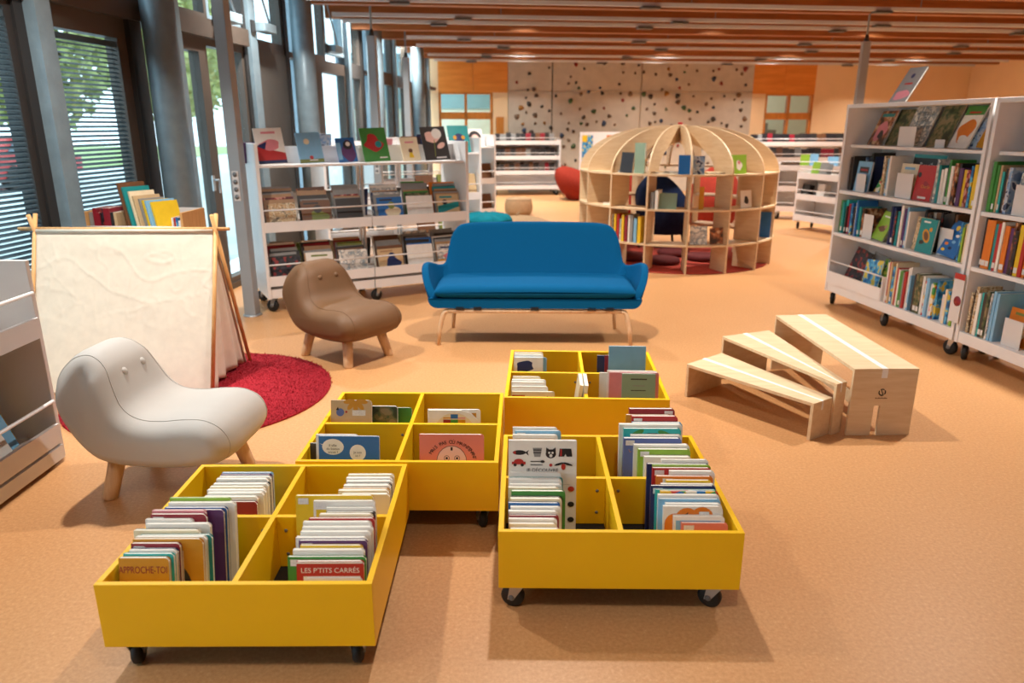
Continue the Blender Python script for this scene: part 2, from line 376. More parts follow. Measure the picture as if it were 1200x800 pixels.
# window actuators (openers) at the upper windows
for i, (yy, lb) in enumerate(((7.3, 'chain opener box with arm on upper window behind the grey post'), (8.1, 'chain opener box with slanted arm right of grey post'), (10.3, 'chain opener box with arm at upper window past second column'))):
    t = thing('window_opener', lb, 'window opener', FF @ Tr(0, yy * k1, 2.5), 'window openers')
    ob('motor_box', bx(.1, .22, 0, .3, .0, .09), M_steel, t, bevel=.008)
    ob('arm', tube(BM(), [(.16, .28, .08), (.1, .05, .7)], .012, 8), M_grey, t)
    ob('bracket', bx(.1, .12, -.08, 0, -.02, .1), M_dark, t)
# venetian blinds
def blind(y0, y1, z0, z1, label):
    t = thing('venetian_blind', label, 'blind', FF, 'venetian blinds')
    ob('headrail', bx(.005, .035, y0, y1, z1 - .02, z1 + .02), M_slat, t)
    me = me_of(box(BM(), -.016, .016, y0, y1, -.0008, .0008), 'slat'); me.materials.append(M_slat)
    z = z1 - .04; 
    while z > z0: ob('slat', me, None, t, Tr(.02, 0, z) @ Ry(math.radians(28))); z -= .032
    ob('bottom_rail', bx(.01, .03, y0, y1, z0 - .03, z0 - .01), M_slat, t)
blind(3.42*k1, 4.74*k1, .5, 2.22, 'dark slatted blind over the leftmost tall window')
blind(5.14*k1, 5.82*k1, .5, 2.15, 'dark slatted blind over the brown door behind tent')
# ------------------------------------------------------------------ outside
M_pave = paint('pavement', 'cdd6d8', .7, .08, 1.5); M_grass = paint('lawn', '93a56a', .9, .2, 3)
struct('pavement', bx(-40, -3.75, -20, 60, -.16, -.1), M_pave, 'pale grey pavement outside the windows')
struct('lawn', bx(-40, -17, -20, 60, -.1, -.06), M_grass, 'green lawn strip beyond the pavement')
M_leaf = [paint('leaf_a', '8f9d5c', .7, .35, 2), paint('leaf_b', 'adb576', .7, .35, 2), paint('leaf_c', '4c6e56', .7, .35, 2)]
M_bark = paint('bark', '5a4636', .9, .3, 8)
rt = random.Random(3)
def tree(x, y, h, r, mi, label):
    t = thing('tree', label, 'tree', Tr(x, y, -.08), 'trees outside the windows')
    tb = BM(); tube(tb, [(0, 0, 0), (.05, .03, h*.4), (-.05, .1, h*.75)], [.17, .13, .05], 8)
    for k in range(4):
        a = k * 1.7; tube(tb, [(.03, .03, h*.4), (r*.6*math.cos(a), r*.6*math.sin(a), h*.65)], [.08, .03], 6)
    ob('trunk', tb, M_bark, t)
    vs_, fs = [], []
    for i in range(2600):
        while True:
            p = Vector((rt.uniform(-1, 1), rt.uniform(-1, 1), rt.uniform(-1, 1)))
            if .25 < p.length < 1: break
        q = Vector((p.x * r, p.y * r, h*.66 + p.z * h*.36)); s = rt.uniform(.08, .16)
        u = Vector((rt.gauss(0, 1), rt.gauss(0, 1), rt.gauss(0, 1))).normalized(); v_ = u.orthogonal().normalized()
        n0 = len(vs_); vs_ += [q + u*s, q + v_*s*.6, q - u*s, q - v_*s*.6]; fs.append((n0, n0+1, n0+2, n0+3))
    me = bpy.data.meshes.new('foliage'); me.from_pydata(vs_, [], fs)
    ob('foliage', me, M_leaf[mi], t)
for a in ((-7.5, 9.2, 5.0, 1.5, 2, 'bushy dark green tree behind the blind of brown door'), (-14, 7.2, 5.0, 1.3, 0, 'yellow-green tree seen through the leftmost blind'), (-8, 18, 5.5, 1.5, 1, 'pale green tree outside the bright glass beside the post'), (-10.5, 24, 6, 2.2, 0, 'larger green tree far outside beside the grey post'), (-8.2, 13.2, 5, 1.3, 1, 'light green tree outside seen above the brown door')):
    tree(*a)
M_bld = paint('far_facade', 'cdd2d2', .8, .05); M_bwin = paint('far_window', '5b6b78', .3)
b_ = thing('building', 'pale building far outside beyond the trees', 'building', Tr(-30, 20, -.1))
ob('wall', bx(-4, 0, -22, 22, 0, 5.5), M_bld, b_)
for i in range(9):
    for j in range(2): ob('window', bx(-.02, .04, -20 + i*4.6, -18.2 + i*4.6, 1 + j*2.4, 2.4 + j*2.4), M_bwin, b_)
def car(x, y, col, label):
    t = thing('parked_car', label, 'car', Tr(x, y, -.1), 'cars parked outside')
    ob('body', prism(BM(), [(-2, .3), (2, .3), (2.05, .75), (1.2, .9), (.7, 1.38), (-1.1, 1.4), (-1.7, .95), (-2, .85)], 'x', -.8, .8), col, t, bevel=.06)
    ob('side_window', prism(BM(), [(1.0, .92), (.62, 1.32), (-1.0, 1.33), (-1.4, .95)], 'x', .79, .82), M_bwin, t)
    for yy in (-1.25, 1.25): ob('wheel', tube(BM(), [(.6, yy, .32), (.83, yy, .32)], .32, 16), M_black, t)
car(-14, 15.5, PAL['blue'], 'blue parked car outside, seen through leftmost blind'); car(-14, 21, PAL['red'], 'red parked car outside behind the leftmost blind')
# ------------------------------------------------------------------ ceiling lamps
lamps = []
for j, yy in enumerate((.53, 4.19, 7.85, 11.51, 15.17, 16.39)):  # last row is extra, added to brighten the far wall
    for i, xx in enumerate((-2.2, .25, 3.25, 5.9, 8.8)):
        lamps.append((xx, yy + .12 * xx, j, i))
for n, (xx, yy, j, i) in enumerate(lamps):
    t = thing('ceiling_lamp', 'round recessed ceiling lamp, %s from left in %s lamp row' % (ORD[i], ORD[j]), 'lamp', Tr(xx, yy, 3.33), 'ceiling lamps between the beams')
    ob('housing', lathe(BM(), [(0, .085), (.1, .085), (.14, .02), (.14, 0), (.125, 0), (.125, .03), (0, .03)], 16), M_grey, t)
    ob('diffuser', lathe(BM(), [(.12, .012), (0, .012)], 16), M_lampglow, t)
    L = bpy.data.lights.new('lamp_light', 'AREA'); L.shape = 'DISK'; L.size = .13; L.energy = LAMP_W * (.33 if j == 0 else 1.5 if j in (3, 4) else .8 if j > 4 else 1.3); L.color = LAMP_COL; L.spread = math.radians(118)
    lo = bpy.data.objects.new('lamp_light', L); COL.objects.link(lo); lo.parent = t; lo.location = (0, 0, -.02)
# ================================================================== FURNITURE
# ---- casters shared by bins and shelves
def caster_meshes(r, h, wd):
    b = BM(); box(b, -.03, .03, -.03, .03, h - .004, h)
    for s in (-1, 1): prism(b, [(-.028, h - .004), (.022, h - .004), (.012 + .02, r * .8), (-.0 + .012, r * .8)], 'x', s * (wd/2 + .004) - .0015, s * (wd/2 + .004) + .0015)
    br = me_of(b, 'caster'); br.materials.append(M_chrome)
    w_ = BM(); X = Tr(0, .018, r) @ Ry(PI/2)
    lathe(w_, [(0, -wd/2), (r*.8, -wd/2), (r, -wd*.3), (r, wd*.3), (r*.8, wd/2), (0, wd/2)], 20, X)
    wh = me_of(w_, 'wheel'); wh.materials.append(M_black)
    hb = BM(); lathe(hb, [(0, -wd/2 - .006), (r*.28, -wd/2 - .006), (r*.28, wd/2 + .006), (0, wd/2 + .006)], 12, X)
    hu = me_of(hb, 'hub'); hu.materials.append(M_grey)
    return br, wh, hu
CM_bin = caster_meshes(.04, .1, .03); CM_shelf = caster_meshes(.054, .125, .036)
def caster(parent, x, y, ang, cm):
    c = ob('caster', cm[0], None, parent, Tr(x, y, 0) @ Rz(ang))
    ob('wheel', cm[1], None, c); ob('hub', cm[2], None, c); return c
# ---- yellow book bins
BW, BD, BZ0, BZ1, PT = .80, .775, .10, .313, .018
def yellow_bin(F, label, angs):
    t = thing('book_bin', label, 'book bin', F, 'yellow wheeled book bins')
    h = BW / 2
    ob('front_panel', bx(-h, h, 0, PT, BZ0, BZ1), M_yellow, t, bevel=.0015); ob('back_panel', bx(-h, h, BD - PT, BD, BZ0, BZ1), M_yellow, t, bevel=.0015)
    for s in (-1, 1): ob('side_panel', bx(min(s*h, s*(h-PT)), max(s*h, s*(h-PT)), PT, BD - PT, BZ0, BZ1), M_yellow, t, bevel=.0015)
    ob('centre_divider', bx(-PT/2, PT/2, PT, BD - PT, BZ0 + .02, BZ1 - .001), M_yellow, t, bevel=.0015)
    ym = BD / 2
    for s in (-1, 1):
        xa, xb = sorted((s*PT/2, s*(h - PT)))
        ob('cross_divider', bx(xa, xb, ym - PT/2, ym + PT/2, BZ0 + .02, BZ1 - .002), M_yellow, t, bevel=.0015)
        for zz in (.17, .26):
            ob('cam_screw', lathe(BM(), [(.006, 0), (.006, .002), (0, .0025)], 10, Tr(s*(PT/2 + .03), ym - PT/2, zz) @ Rx(PI/2)), M_grey, t)
    ob('base_panel', bx(-h + PT, h - PT, PT, BD - PT, BZ0 + .002, BZ0 + .016), M_mat, t)
    for k, (sx, yy) in enumerate(((-1, .045), (1, .045), (-1, BD - .07), (1, BD - .07))): caster(t, sx*(h - .065), yy, angs[k % len(angs)], CM_bin)
    return t
FBIN = {'A': Tr(-.804, 1.804, 0) @ Rz(.006), 'B': Tr(.355, 2.083, 0) @ Rz(-.013), 'C': Tr(-.453, 2.598, 0) @ Rz(-.016), 'D': Tr(.361, 3.286, 0) @ Rz(-.043)}
yellow_bin(FBIN['A'], 'yellow wheeled book bin nearest the camera at lower left', [.2, .05, 1])
yellow_bin(FBIN['B'], 'yellow wheeled book bin front right of the cluster, beside open floor', [1.3, 1.0, .3])
yellow_bin(FBIN['C'], 'yellow wheeled book bin holding the pink and blue covers, middle left', [.2, .4, 1])
yellow_bin(FBIN['D'], 'yellow wheeled book bin farthest back, in front of the blue sofa', [.2, .4, 1])
# ---- moulded lounge chairs
def lounge_chair(F, label, mat, legmat, S=1.0):
    t = thing('lounge_chair', label, 'chair', F, 'button-backed lounge chairs')
    prof = [(.17, .19), (.085, .275), (.02, .40), (0, .49), (.02, .58), (.085, .645), (.165, .655), (.235, .605), (.272, .52), (.31, .44), (.37, .40), (.46, .392), (.56, .402), (.66, .40), (.735, .36), (.77, .285), (.74, .21), (.64, .17), (.46, .152), (.29, .158)]
    P = crom(prof, 4); n = len(P)
    nor = []
    for i in range(n):
        a, b = P[i-1], P[(i+1) % n]; tx, tz = b[0]-a[0], b[1]-a[1]; l = math.hypot(tx, tz); nor.append((-tz/l, tx/l))
    ar = sum(P[i][0]*P[(i+1) % n][1] - P[(i+1) % n][0]*P[i][1] for i in range(n))
    sg = 1 if ar > 0 else -1          # inward normal sign
    hw, r, ry = .268, .08, .16; bm = BM(); rings = []
    wid = lambda z: 1 - .34 * max(0, min(1, (z - .38) / .28)) ** 1.5
    steps = [(-1, a) for a in (90, 72, 54, 36, 18)] + [(-1, 0), (1, 0)] + [(1, a) for a in (18, 36, 54, 72, 90)]
    for s, a in steps:
        a = math.radians(a); yy = s * (hw - ry + ry*math.sin(a)); ins = r * (1 - math.cos(a))
        rings.append([bm.verts.new((P[i][0] + sg*nor[i][0]*ins, yy * wid(P[i][1]), P[i][1] + sg*nor[i][1]*ins)) for i in range(n)])
    for A_, B_ in zip(rings, rings[1:]):
        for i in range(n): bm.faces.new((A_[i], A_[(i+1) % n], B_[(i+1) % n], B_[i])).smooth = True
    for rg, s in ((rings[0], -1), (rings[-1], 1)):
        f = bm.faces.new(rg); f.smooth = True
    body = ob('body', bm, mat, t)
    for s in (-1, 1):
        a = math.radians(34); yy = s * (hw - ry + ry*math.sin(a)); ins = r * (1 - math.cos(a)) - .0004
        ob('seam', tube(BM(), [(P[i][0] + sg*nor[i][0]*ins, yy * wid(P[i][1]), P[i][1] + sg*nor[i][1]*ins) for i in range(n)], .0018, 5, closed=True), mat, t)
    for s in (-1, 1):
        p = Vector((.256, s*.07, .555)); d = Vector((.92, 0, .38)).normalized()
        X = Matrix.Translation(p - d*.004) @ d.to_track_quat('Z', 'Y').to_matrix().to_4x4()
        ob('button', lathe(BM(), [(.0, -.004), (.02, -.003), (.018, .007), (.01, .013), (0, .0145)], 14, X), mat, t)
    for x, s in ((.22, -1), (.22, 1), (.60, -1), (.60, 1)):
        dx = -.045 if x < .5 else .045
        ob('leg', tube(BM(), [(x + dx, s*.185, 0), (x + dx, s*.185, .004), (x, s*.14, .21)], [.028, .032, .036], 14), legmat, t)
    return t
def chair_frame(cx, cy, ang): return Tr(cx, cy, 0) @ Rz(ang) @ Tr(-.385, 0, 0)
lounge_chair(chair_frame(-1.55, 3.05, math.radians(-4)), 'off-white leatherette lounge chair with two buttons, beside the tent', M_chw, M_oak)
lounge_chair(chair_frame(-1.2, 4.98, math.radians(-38)), 'brown leatherette lounge chair with two buttons, left of blue sofa', M_chb, M_oak)
# ---- blue sofa
def sofa(F):
    t = thing('sofa', 'petrol blue two-seat sofa with flared arms and wooden legs', 'sofa', F)
    half = [(-.745, .06, .36), (-.80, .11, .47), (-.825, .19, .555), (-.825, .28, .58), (-.80, .37, .562), (-.755, .46, .53), (-.71, .53, .53), (-.685, .57, .60), (-.665, .59, .68), (-.645, .605, .76), (-.60, .62, .815), (-.53, .63, .835), (-.40, .64, .842), (-.2, .65, .845), (0, .655, .845)]
    pl = half + [(-x, y, z) for x, y, z in half[-2::-1]]
    P = crom(pl, 3, False); bm = BM(); rows = 9; grid = []
    for x, y, zt in P:
        x0 = max(-.755, min(.755, x * .95)); y0 = .06 + (y - .06) * .80 if y < .5 else y - .16
        col = []
        for k in range(rows):
            f = k / (rows - 1); e = f ** .8
            z = .315 + (zt - .315) * f; hh = min(1, (z - .315) / max(.05, (zt - .315)))
            col.append(bm.verts.new((x0 + (x - x0) * e, y0 + (y - y0) * e, z)))
        grid.append(col)
    for A_, B_ in zip(grid, grid[1:]):
        for k in range(rows - 1): bm.faces.new((A_[k], B_[k], B_[k+1], A_[k+1])).smooth = True
    s = ob('shell', bm, M_blue, t)
    m = s.modifiers.new('solid', 'SOLIDIFY'); m.thickness = .055; m.offset = 0
    m = s.modifiers.new('sub', 'SUBSURF'); m.levels = 1; m.render_levels = 2
    def pad(name, hx, y0, y1, z0, z1, r, n=2):
        b = BM(); box(b, -hx, hx, y0, y1, z0, z1); o = ob(name, b, M_blue, t)
        mm = o.modifiers.new('b', 'BEVEL'); mm.width = r; mm.segments = 5; mm.limit_method = 'NONE'
        for f in o.data.polygons: f.use_smooth = True
        return o
    rb = .07; pr_ = [(-.785, .352)] + [(-.785 + rb - rb*math.cos(a), .285 + rb - rb*math.sin(a)) for a in [k*PI/14 for k in range(8)]] + [(.785 - rb + rb*math.sin(a), .285 + rb - rb*math.cos(a)) for a in [k*PI/14 for k in range(8)]] + [(.785, .352), (.76, .358), (.74, .345), (-.74, .345), (-.76, .358)]
    ob('seat_base', prism(BM(), pr_, 'y', .02, .55), M_blue, t, bevel=.012)
    cu = BM(); nx, ny = 64, 28; top = []; 
    def se(u, v): return max(0, 1 - abs(u)**26) ** .45 * max(0, 1 - abs(v)**8) ** .45
    for sgn in (1, -1):
        g = [[cu.verts.new((u*.735, .282 + v*.272, .402 + sgn * .054 * se(u, v) + (.008 * (1 - u*u) if sgn > 0 else 0))) for u in [math.sin(PI/2*(-1 + 2*i/nx)) for i in range(nx+1)]] for v in [math.sin(PI/2*(-1 + 2*j/ny)) for j in range(ny+1)]]
        for j in range(ny):
            for i in range(nx): cu.faces.new((g[j][i], g[j][i+1], g[j+1][i+1], g[j+1][i])).smooth = True
    bmesh.ops.remove_doubles(cu, verts=cu.verts, dist=.0005)
    ob('seat_cushion', cu, M_blue, t)
    for y, xf, xr in ((.03, .715, .64), (.52, .655, .60)):
        ob('rail', tube(BM(), [(-xr, y + .01, .262), (xr, y + .01, .262)], .017, 10), M_oak, t)
        for s_ in (-1, 1):
            ob('leg', tube(BM(), [(s_*xr, y + .01, .262), (s_*(xr+.022), y + .01, .256), (s_*(xr+.036), y + .008, .235), (s_*(xf - .01), y + .003, .12), (s_*xf, y, 0)], [.017, .017, .017, .016, .014], 10), M_oak, t)
    for x in (-.55, -.42, 0, .42, .55):
        ob('mounting_foot', bx(x - .03, x + .03, .02, .06, .272, .298), M_black, t)
    for x in (-.5, .5): ob('cross_rail', tube(BM(), [(x, .03, .262), (x, .53, .262)], .012, 8), M_oak, t)
sofa(Tr(.166, 5.165, 0) @ Rz(-.02))
# ---- nested plywood steps
def quad_prism(b, q, z0, z1):
    return prism(b, [(p[0], p[1]) for p in q], 'z', z0, z1)
def bench(label, BL, BR, FR, FL, zt, slot=False):
    t = thing('step_bench', label, 'bench', None, 'nested plywood steps')
    BL, BR, FR, FL = [Vector((*p, 0)) for p in (BL, BR, FR, FL)]; th = .018
    ob('top_board', quad_prism(BM(), [FL, FR, BR, BL], zt - th, zt), M_birch, t, bevel=.001)
    dl = (BL - FL).normalized(); dr = (BR - FR).normalized()
    def panel(a, b, da, db, notch):
        a2, b2 = a + da*th, b + db*th; bm = BM()
        if not notch: quad_prism(bm, [a, b, b2, a2], 0, zt - th)
        else:
            X = (b - a); L = X.length; X.normalize(); N = Vector((-X.y, X.x, 0))
            Mx = Matrix((( X.x, N.x, 0, a.x), (X.y, N.y, 0, a.y), (0, 0, 1, 0), (0, 0, 0, 1)))
            c = L*.43; prism(bm, [(0, 0), (c - .017, 0), (c - .017, .168), (c + .017, .168), (c + .017, 0), (L, 0), (L, zt - th), (0, zt - th)], 'y', 0, th, Mx)
        return bm
    fp = ob('front_panel', panel(FL, FR, dl, dr, slot), M_birch, t, bevel=.001)
    ob('back_panel', panel(BL - dl*th, BR - dr*th, dl, dr, False), M_birch, t, bevel=.001)
    if slot:
        # lower rails inside
        ob('inner_rail', quad_prism(BM(), [FL + (BL-FL)*.08 + Vector((.08, 0, 0)), FL + (BL-FL)*.08 + Vector((.1, 0, 0)), BL + Vector((.1, -.05, 0)), BL + Vector((.08, -.05, 0))], .12, .19), M_birch, t)
    # white tape along the middle and down the front
    def pt(f, s): return (FL*(1-s) + FR*s)*(1-f) + (BL*(1-s) + BR*s)*f
    s0, s1 = .43, .52
    X = (FR - FL).normalized()
    ob('tape', quad_prism(BM(), [pt(0, s0), pt(0, s1), pt(1, s1), pt(1, s0)], zt, zt + .0012), M_tape, t)
    for f0, out in ((0, -1), (1, 1)):
        a, b = pt(f0, s0), pt(f0, s1); N = Vector((X.y, -X.x, 0)) * .0015 * (1 if out < 0 else -1)
        ob('tape', quad_prism(BM(), [a, b, b + N, a + N], zt - .05, zt + .001), M_tape, t)
    return t, FL, FR
bench('lowest plywood step bench at the front left of nested steps', (1.047, 4.135), (1.318, 4.355), (1.683, 3.575), (1.552, 3.487), .207)
bench('middle plywood step bench between lowest and tallest steps', (1.342, 4.455), (1.688, 4.595), (1.76, 3.60), (1.692, 3.56), .287)
b3, FL3, FR3 = bench('tallest plywood step bench with slotted front and black emblem', (1.745, 4.66), (2.093, 4.69), (2.108, 3.562), (1.77, 3.555), .372, True)
# emblem on the front of the tallest bench: dark ring with two slashes, small lettering
eb = BM(); X3 = (FR3 - FL3); L3 = X3.length; X3.normalize(); N3 = Vector((X3.y, -X3.x, 0))
ME = Matrix(((X3.x, N3.x, 0, FL3.x + N3.x*.0008), (X3.y, N3.y, 0, FL3.y + N3.y*.0008), (0, 0, 1, 0), (0, 0, 0, 1)))
cxe, cze, R_ = L3*.475, .243, .02
for sa, ea in ((55, 125), (150, 300), (-40, 40)):
    pts_ = [(cxe + R_*math.cos(math.radians(sa + (ea-sa)*i/12)), cze + R_*math.sin(math.radians(sa + (ea-sa)*i/12))) for i in range(13)]
    inn = [(cxe + R_*.7*math.cos(math.radians(sa + (ea-sa)*i/12)), cze + R_*.7*math.sin(math.radians(sa + (ea-sa)*i/12))) for i in range(13)]
    for i in range(12): prism(eb, [pts_[i], pts_[i+1], inn[i+1], inn[i]], 'y', 0, .0006, ME)
for dx in (.0005,): prism(eb, [(cxe + dx - .008, cze + .012), (cxe + dx - .003, cze + .012), (cxe + dx + .008, cze - .012), (cxe + dx + .003, cze - .012)], 'y', 0, .0006, ME)
ob('emblem', eb, M_ink, b3)
lt = BM()
for k in range(8): prism(lt, [(cxe - .032 + k*.008, cze - .036), (cxe - .0265 + k*.008, cze - .036), (cxe - .0265 + k*.008, cze - .029 - .002*(k % 2)), (cxe - .032 + k*.008, cze - .029 - .002*(k % 2))], 'y', 0, .0006, ME)
ob('emblem_lettering', lt, PAL['brown'], b3)
# ---- tent
def tent():
    t = thing('play_tent', 'cream canvas play tent with crossed wooden poles', 'tent')
    yr, zr, xa, xb, yf, yb = 4.475, .955, -2.92, -1.835, 4.17, 4.78
    rr = random.Random(9)
    def slope(y1, nm, seed):
        bm = BM(); nx, nz = 130, 90; g = []
        import mathutils
        for j in range(nz + 1):
            f = j / nz; row = []
            for i in range(nx + 1):
                u = i / nx; x = xa + (xb - xa) * u; y_ = yr + (y1 - yr) * f; z = zr * (1 - f) + .004
                n1 = mathutils.noise.noise(Vector((x*5, z*5, seed))); n2 = abs(mathutils.noise.noise(Vector((x*3 + z*4, z*7 - x*2, seed + 4)))); n3 = mathutils.noise.noise(Vector((x*14, z*3.5, seed + 9)))
                n4 = abs(mathutils.noise.noise(Vector((x*9 - z*5, z*4 + x*6, seed + 14)))); k_ = 1 if f < .45 else max(.15, 1 - (f - .45)*4)
                d = .003*n1 + (.0026*max(0, 1 - n2/.06) + .002*max(0, 1 - n4/.06)) * k_ + .004*n3*f + .02*math.sin(PI*f)*math.sin(PI*u)*-1
                s_ = 1 if y1 < yr else -1
                row.append(bm.verts.new((x, y_ - s_ * d * .9 * min(1, 6*f) , z - d*.3*min(1, 6*f))))
            g.append(row)
        for j in range(nz):
            for i in range(nx): bm.faces.new((g[j][i], g[j][i+1], g[j+1][i+1], g[j+1][i])).smooth = True
        o = ob(nm, bm, M_cloth, t); m = o.modifiers.new('s', 'SOLIDIFY'); m.thickness = .003
    slope(yf, 'canvas_slope', 1.0); slope(yb, 'canvas_slope', 7.0)
    ob('canvas_ridge', tube(BM(), [(xa, yr, zr), (xb, yr, zr)], .016, 10), M_cloth, t)
    for x in (xa - .012, xb + .014):
        for s in (-1, 1):
            yy = yr + s * .325; top = Vector((x, yr - s*.035, zr + .10)); foot = Vector((x + (.004 if s > 0 else -.004), yy, 0))
            ob('pole', tube(BM(), [foot, top], .0125, 10), M_pine, t)
    ob('ridge_pole', tube(BM(), [(xa - .11, yr, zr + .012), (xb + .10, yr, zr + .012)], .011, 10), M_pine, t)
    # end flap hanging in folds in the near triangle
    for xx, s in ((xb - .015, 1), (xa + .01, 1)):
        bm = BM(); n, m = 30, 16; g = []
        for j in range(m + 1):
            f = j / m; z = (zr - .02) * (1 - f) + .008; wy = .30 * f
            row = []
            for i in range(n + 1):
                u = i / n; yy = yr - wy + 2*wy*u*.93
                row.append(bm.verts.new((xx + f*.022*math.sin(u*19) + .012*f*math.sin(u*7 + 1), yy, z + (.0 if j < m else .03*abs(math.sin(u*6))))))
            g.append(row)
        for j in range(m):
            for i in range(n): bm.faces.new((g[j][i], g[j][i+1], g[j+1][i+1], g[j+1][i])).smooth = True
        o = ob('end_flap', bm, M_cloth, t); mm = o.modifiers.new('s', 'SOLIDIFY'); mm.thickness = .002
tent()
def shag_rug(F, r, label, mat, pile=.012):
    t = thing('round_rug', label, 'rug', F)
    ob('backing', lathe(BM(), [(0, .0), (r, .0), (r, .012), (0, .014)], 64), mat, t)
    rr = random.Random(2); vs_, fs = [], []
    for i in range(16000):
        a = rr.uniform(0, 2*PI); q = r * math.sqrt(rr.random()) * 1.008; x, y = q*math.cos(a), q*math.sin(a); b_ = rr.uniform(0, 6.28); s = .004
        lx, ly = rr.gauss(0, .008), rr.gauss(0, .008); h = pile * rr.uniform(.6, 1.1); n0 = len(vs_)
        vs_ += [(x - s*math.cos(b_), y - s*math.sin(b_), .01), (x + s*math.cos(b_), y + s*math.sin(b_), .01), (x + lx, y + ly, .01 + h)]; fs.append((n0, n0+1, n0+2))
    me = bpy.data.meshes.new('pile'); me.from_pydata(vs_, [], fs); p = ob('pile', me, mat, t); p['kind'] = 'stuff'
shag_rug(Tr(-1.9, 4.2, 0), .765, 'round dark red shaggy rug under the tent', M_rugred)
# ---- grey power posts between floor and ceiling
def post(x, y, label, h=2.62):
    t = thing('power_post', label, 'post', Tr(x, y, 0) @ Rz(-.1), 'grey power posts')
    ob('shaft', bx(-.05, .05, -.05, .05, .01, h), M_post, t, bevel=.006); ob('foot', lathe(BM(), [(0, .012), (.075, .012), (.08, .006), (.08, 0), (0, 0)], 20), M_chrome, t)
    ob('tension_rod', tube(BM(), [(0, 0, h), (0, 0, 3.42)], .014, 8), M_grey, t); ob('collar', lathe(BM(), [(0, h), (.035, h), (.02, h + .08), (0, h + .08)], 12), M_dark, t)
    sp = ob('socket_strip', bx(-.026, .026, -.056, -.05, .98, 1.22), M_offw, t)
    for k in range(4): ob('socket', lathe(BM(), [(0, .0), (.018, .0), (.02, .004), (0, .0045)], 12, Tr(0, -.0555, 1.012 + k*.06) @ Rx(PI/2)), M_grey, sp)
post(-2.245, 6.1, 'grey square power post with sockets left of white shelf', 3.2)
post(-1.72, 9.6, 'grey power post with thin rod behind the first white shelf'); post(-1.72, 12.6, 'farthest grey power post near the facade'); post(4.62, 10.2, 'grey power post above the right-hand bookcase')
# ---- open display gondola on casters
def gondola(F, label, L=1.93, H=1.43, D=.6, group='white display shelves on casters'):
    t = thing('display_shelf', label, 'shelf', F, group); T = .028
    for x in (0, L - T): ob('end_panel', bx(x, x + T, 0, D, .125, H), M_white, t, bevel=.003)
    xs = (T, L/2 - .004, L/2 + .004, L - T)
    for a, b in ((xs[0], xs[1]), (xs[2], xs[3])):
        ob('top_shelf', bx(a, b, .02, D - .02, 1.235, 1.255), M_white, t, bevel=.002)
        ob('top_backrest', bx(a, b, D/2 - .01, D/2 + .01, 1.255, 1.40), M_white, t)
        for s in (0, 1):
            def yy(v): return v if s == 0 else D - v
            for zb in (.70, .235):
                f = BM(); ya, yb_ = sorted((yy(.006), yy(.022))); box(f, a, b, ya, yb_, zb, zb + .085)
                tr = ob('tray_lip', f, M_white, t)
                p = [(yy(.022), zb), (yy(.022), zb + .012), (yy(.27), zb + .062), (yy(.27), zb + .05)]
                ob('tray', prism(BM(), p if s == 0 else p[::-1], 'x', a, b), M_white, t)
                ob('guard_rail', tube(BM(), [(a, yy(.012), zb + .185), (b, yy(.012), zb + .185)], .007, 8), M_white, t)
        ob('base', bx(a, b, .02, D - .02, .128, .205), M_white, t)
        ob('upright', bx(a + (b-a)*.98 - .01 if a < L/2 - .1 else a, a + (b-a)*.98 + .01 if a < L/2 - .1 else a + .02, D/2 - .02, D/2 + .02, .205, 1.235), M_white, t)
    for x in (.06, L/2 + .04, L - .06):
        for y in (.07, D - .07): caster(t, x, y, .8 + x, CM_shelf)
    return t
AG = math.radians(28.5); FG1 = Tr(-2.108, 6.14, 0) @ Rz(AG)
gondola(FG1, 'white display shelf of face-out books behind the brown chair')
def right_end(x, y, a, L=1.93): return Tr(x, y, 0) @ Rz(a) @ Tr(-L, 0, 0)
FG2 = right_end(-.37, 9.1, AG); FG3 = right_end(-.25, 11.6, AG)
gondola(FG2, 'second white display shelf, mostly hidden behind the first'); gondola(FG3, 'third white display shelf farther back behind the other two')
# ---- right-hand bookcase: two wheeled sections
E2 = math.atan2(-.99109, .13318); FR0 = Tr(2.875, 6.55, 0) @ Rz(E2)
def bookcase(F, label, L=1.655, H=1.745, D=.38):
    t = thing('bookcase', label, 'bookcase', F, 'white wheeled bookcases on the right'); T = .03
    for x in (0, L - T): ob('side_panel', bx(x, x + T, 0, D, .125, H), M_white, t, bevel=.002)
    ob('top_panel', bx(T, L - T, 0, D, H - .03, H), M_white, t, bevel=.002); ob('back_panel', bx(T, L - T, D - .012, D, .205, H - .03), M_white, t)
    for z in (.66, 1.03): ob('shelf', bx(T, L - T, .005, D - .012, z - .028, z), M_white, t, bevel=.002)
    ob('display_shelf', bx(T, L - T, .06, D - .012, 1.392, 1.415), M_white, t, bevel=.002)
    ob('base', bx(T, L - T, .005, D - .012, .128, .205), M_white, t, bevel=.002)
    for x in (.05, L/2, L - .05):
        for y in (.06, D - .06): caster(t, x, y, .9 + x*.5, CM_shelf)
    return t
U1 = bookcase(FR0, 'white wheeled bookcase section on the right, farther one'); FR1 = FR0 @ Tr(1.675, 0, 0)
U2 = bookcase(FR1, 'white wheeled bookcase section cut by the right picture edge')
ob('tray_lip', bx(.03, .80, -.004, .012, .205, .31), M_white, U1); ob('guard_rail', tube(BM(), [(.03, .004, .405), (.80, .004, .405)], .007, 8), M_white, U1); ob('tray_end', bx(.80, .81, 0, .3, .205, .405), M_white, U1)
sg_ = thing('end_sign', 'white and red hanging sign at joint of the right-hand bookcases', 'sign', FR0 @ Tr(1.60, -.012, .16))
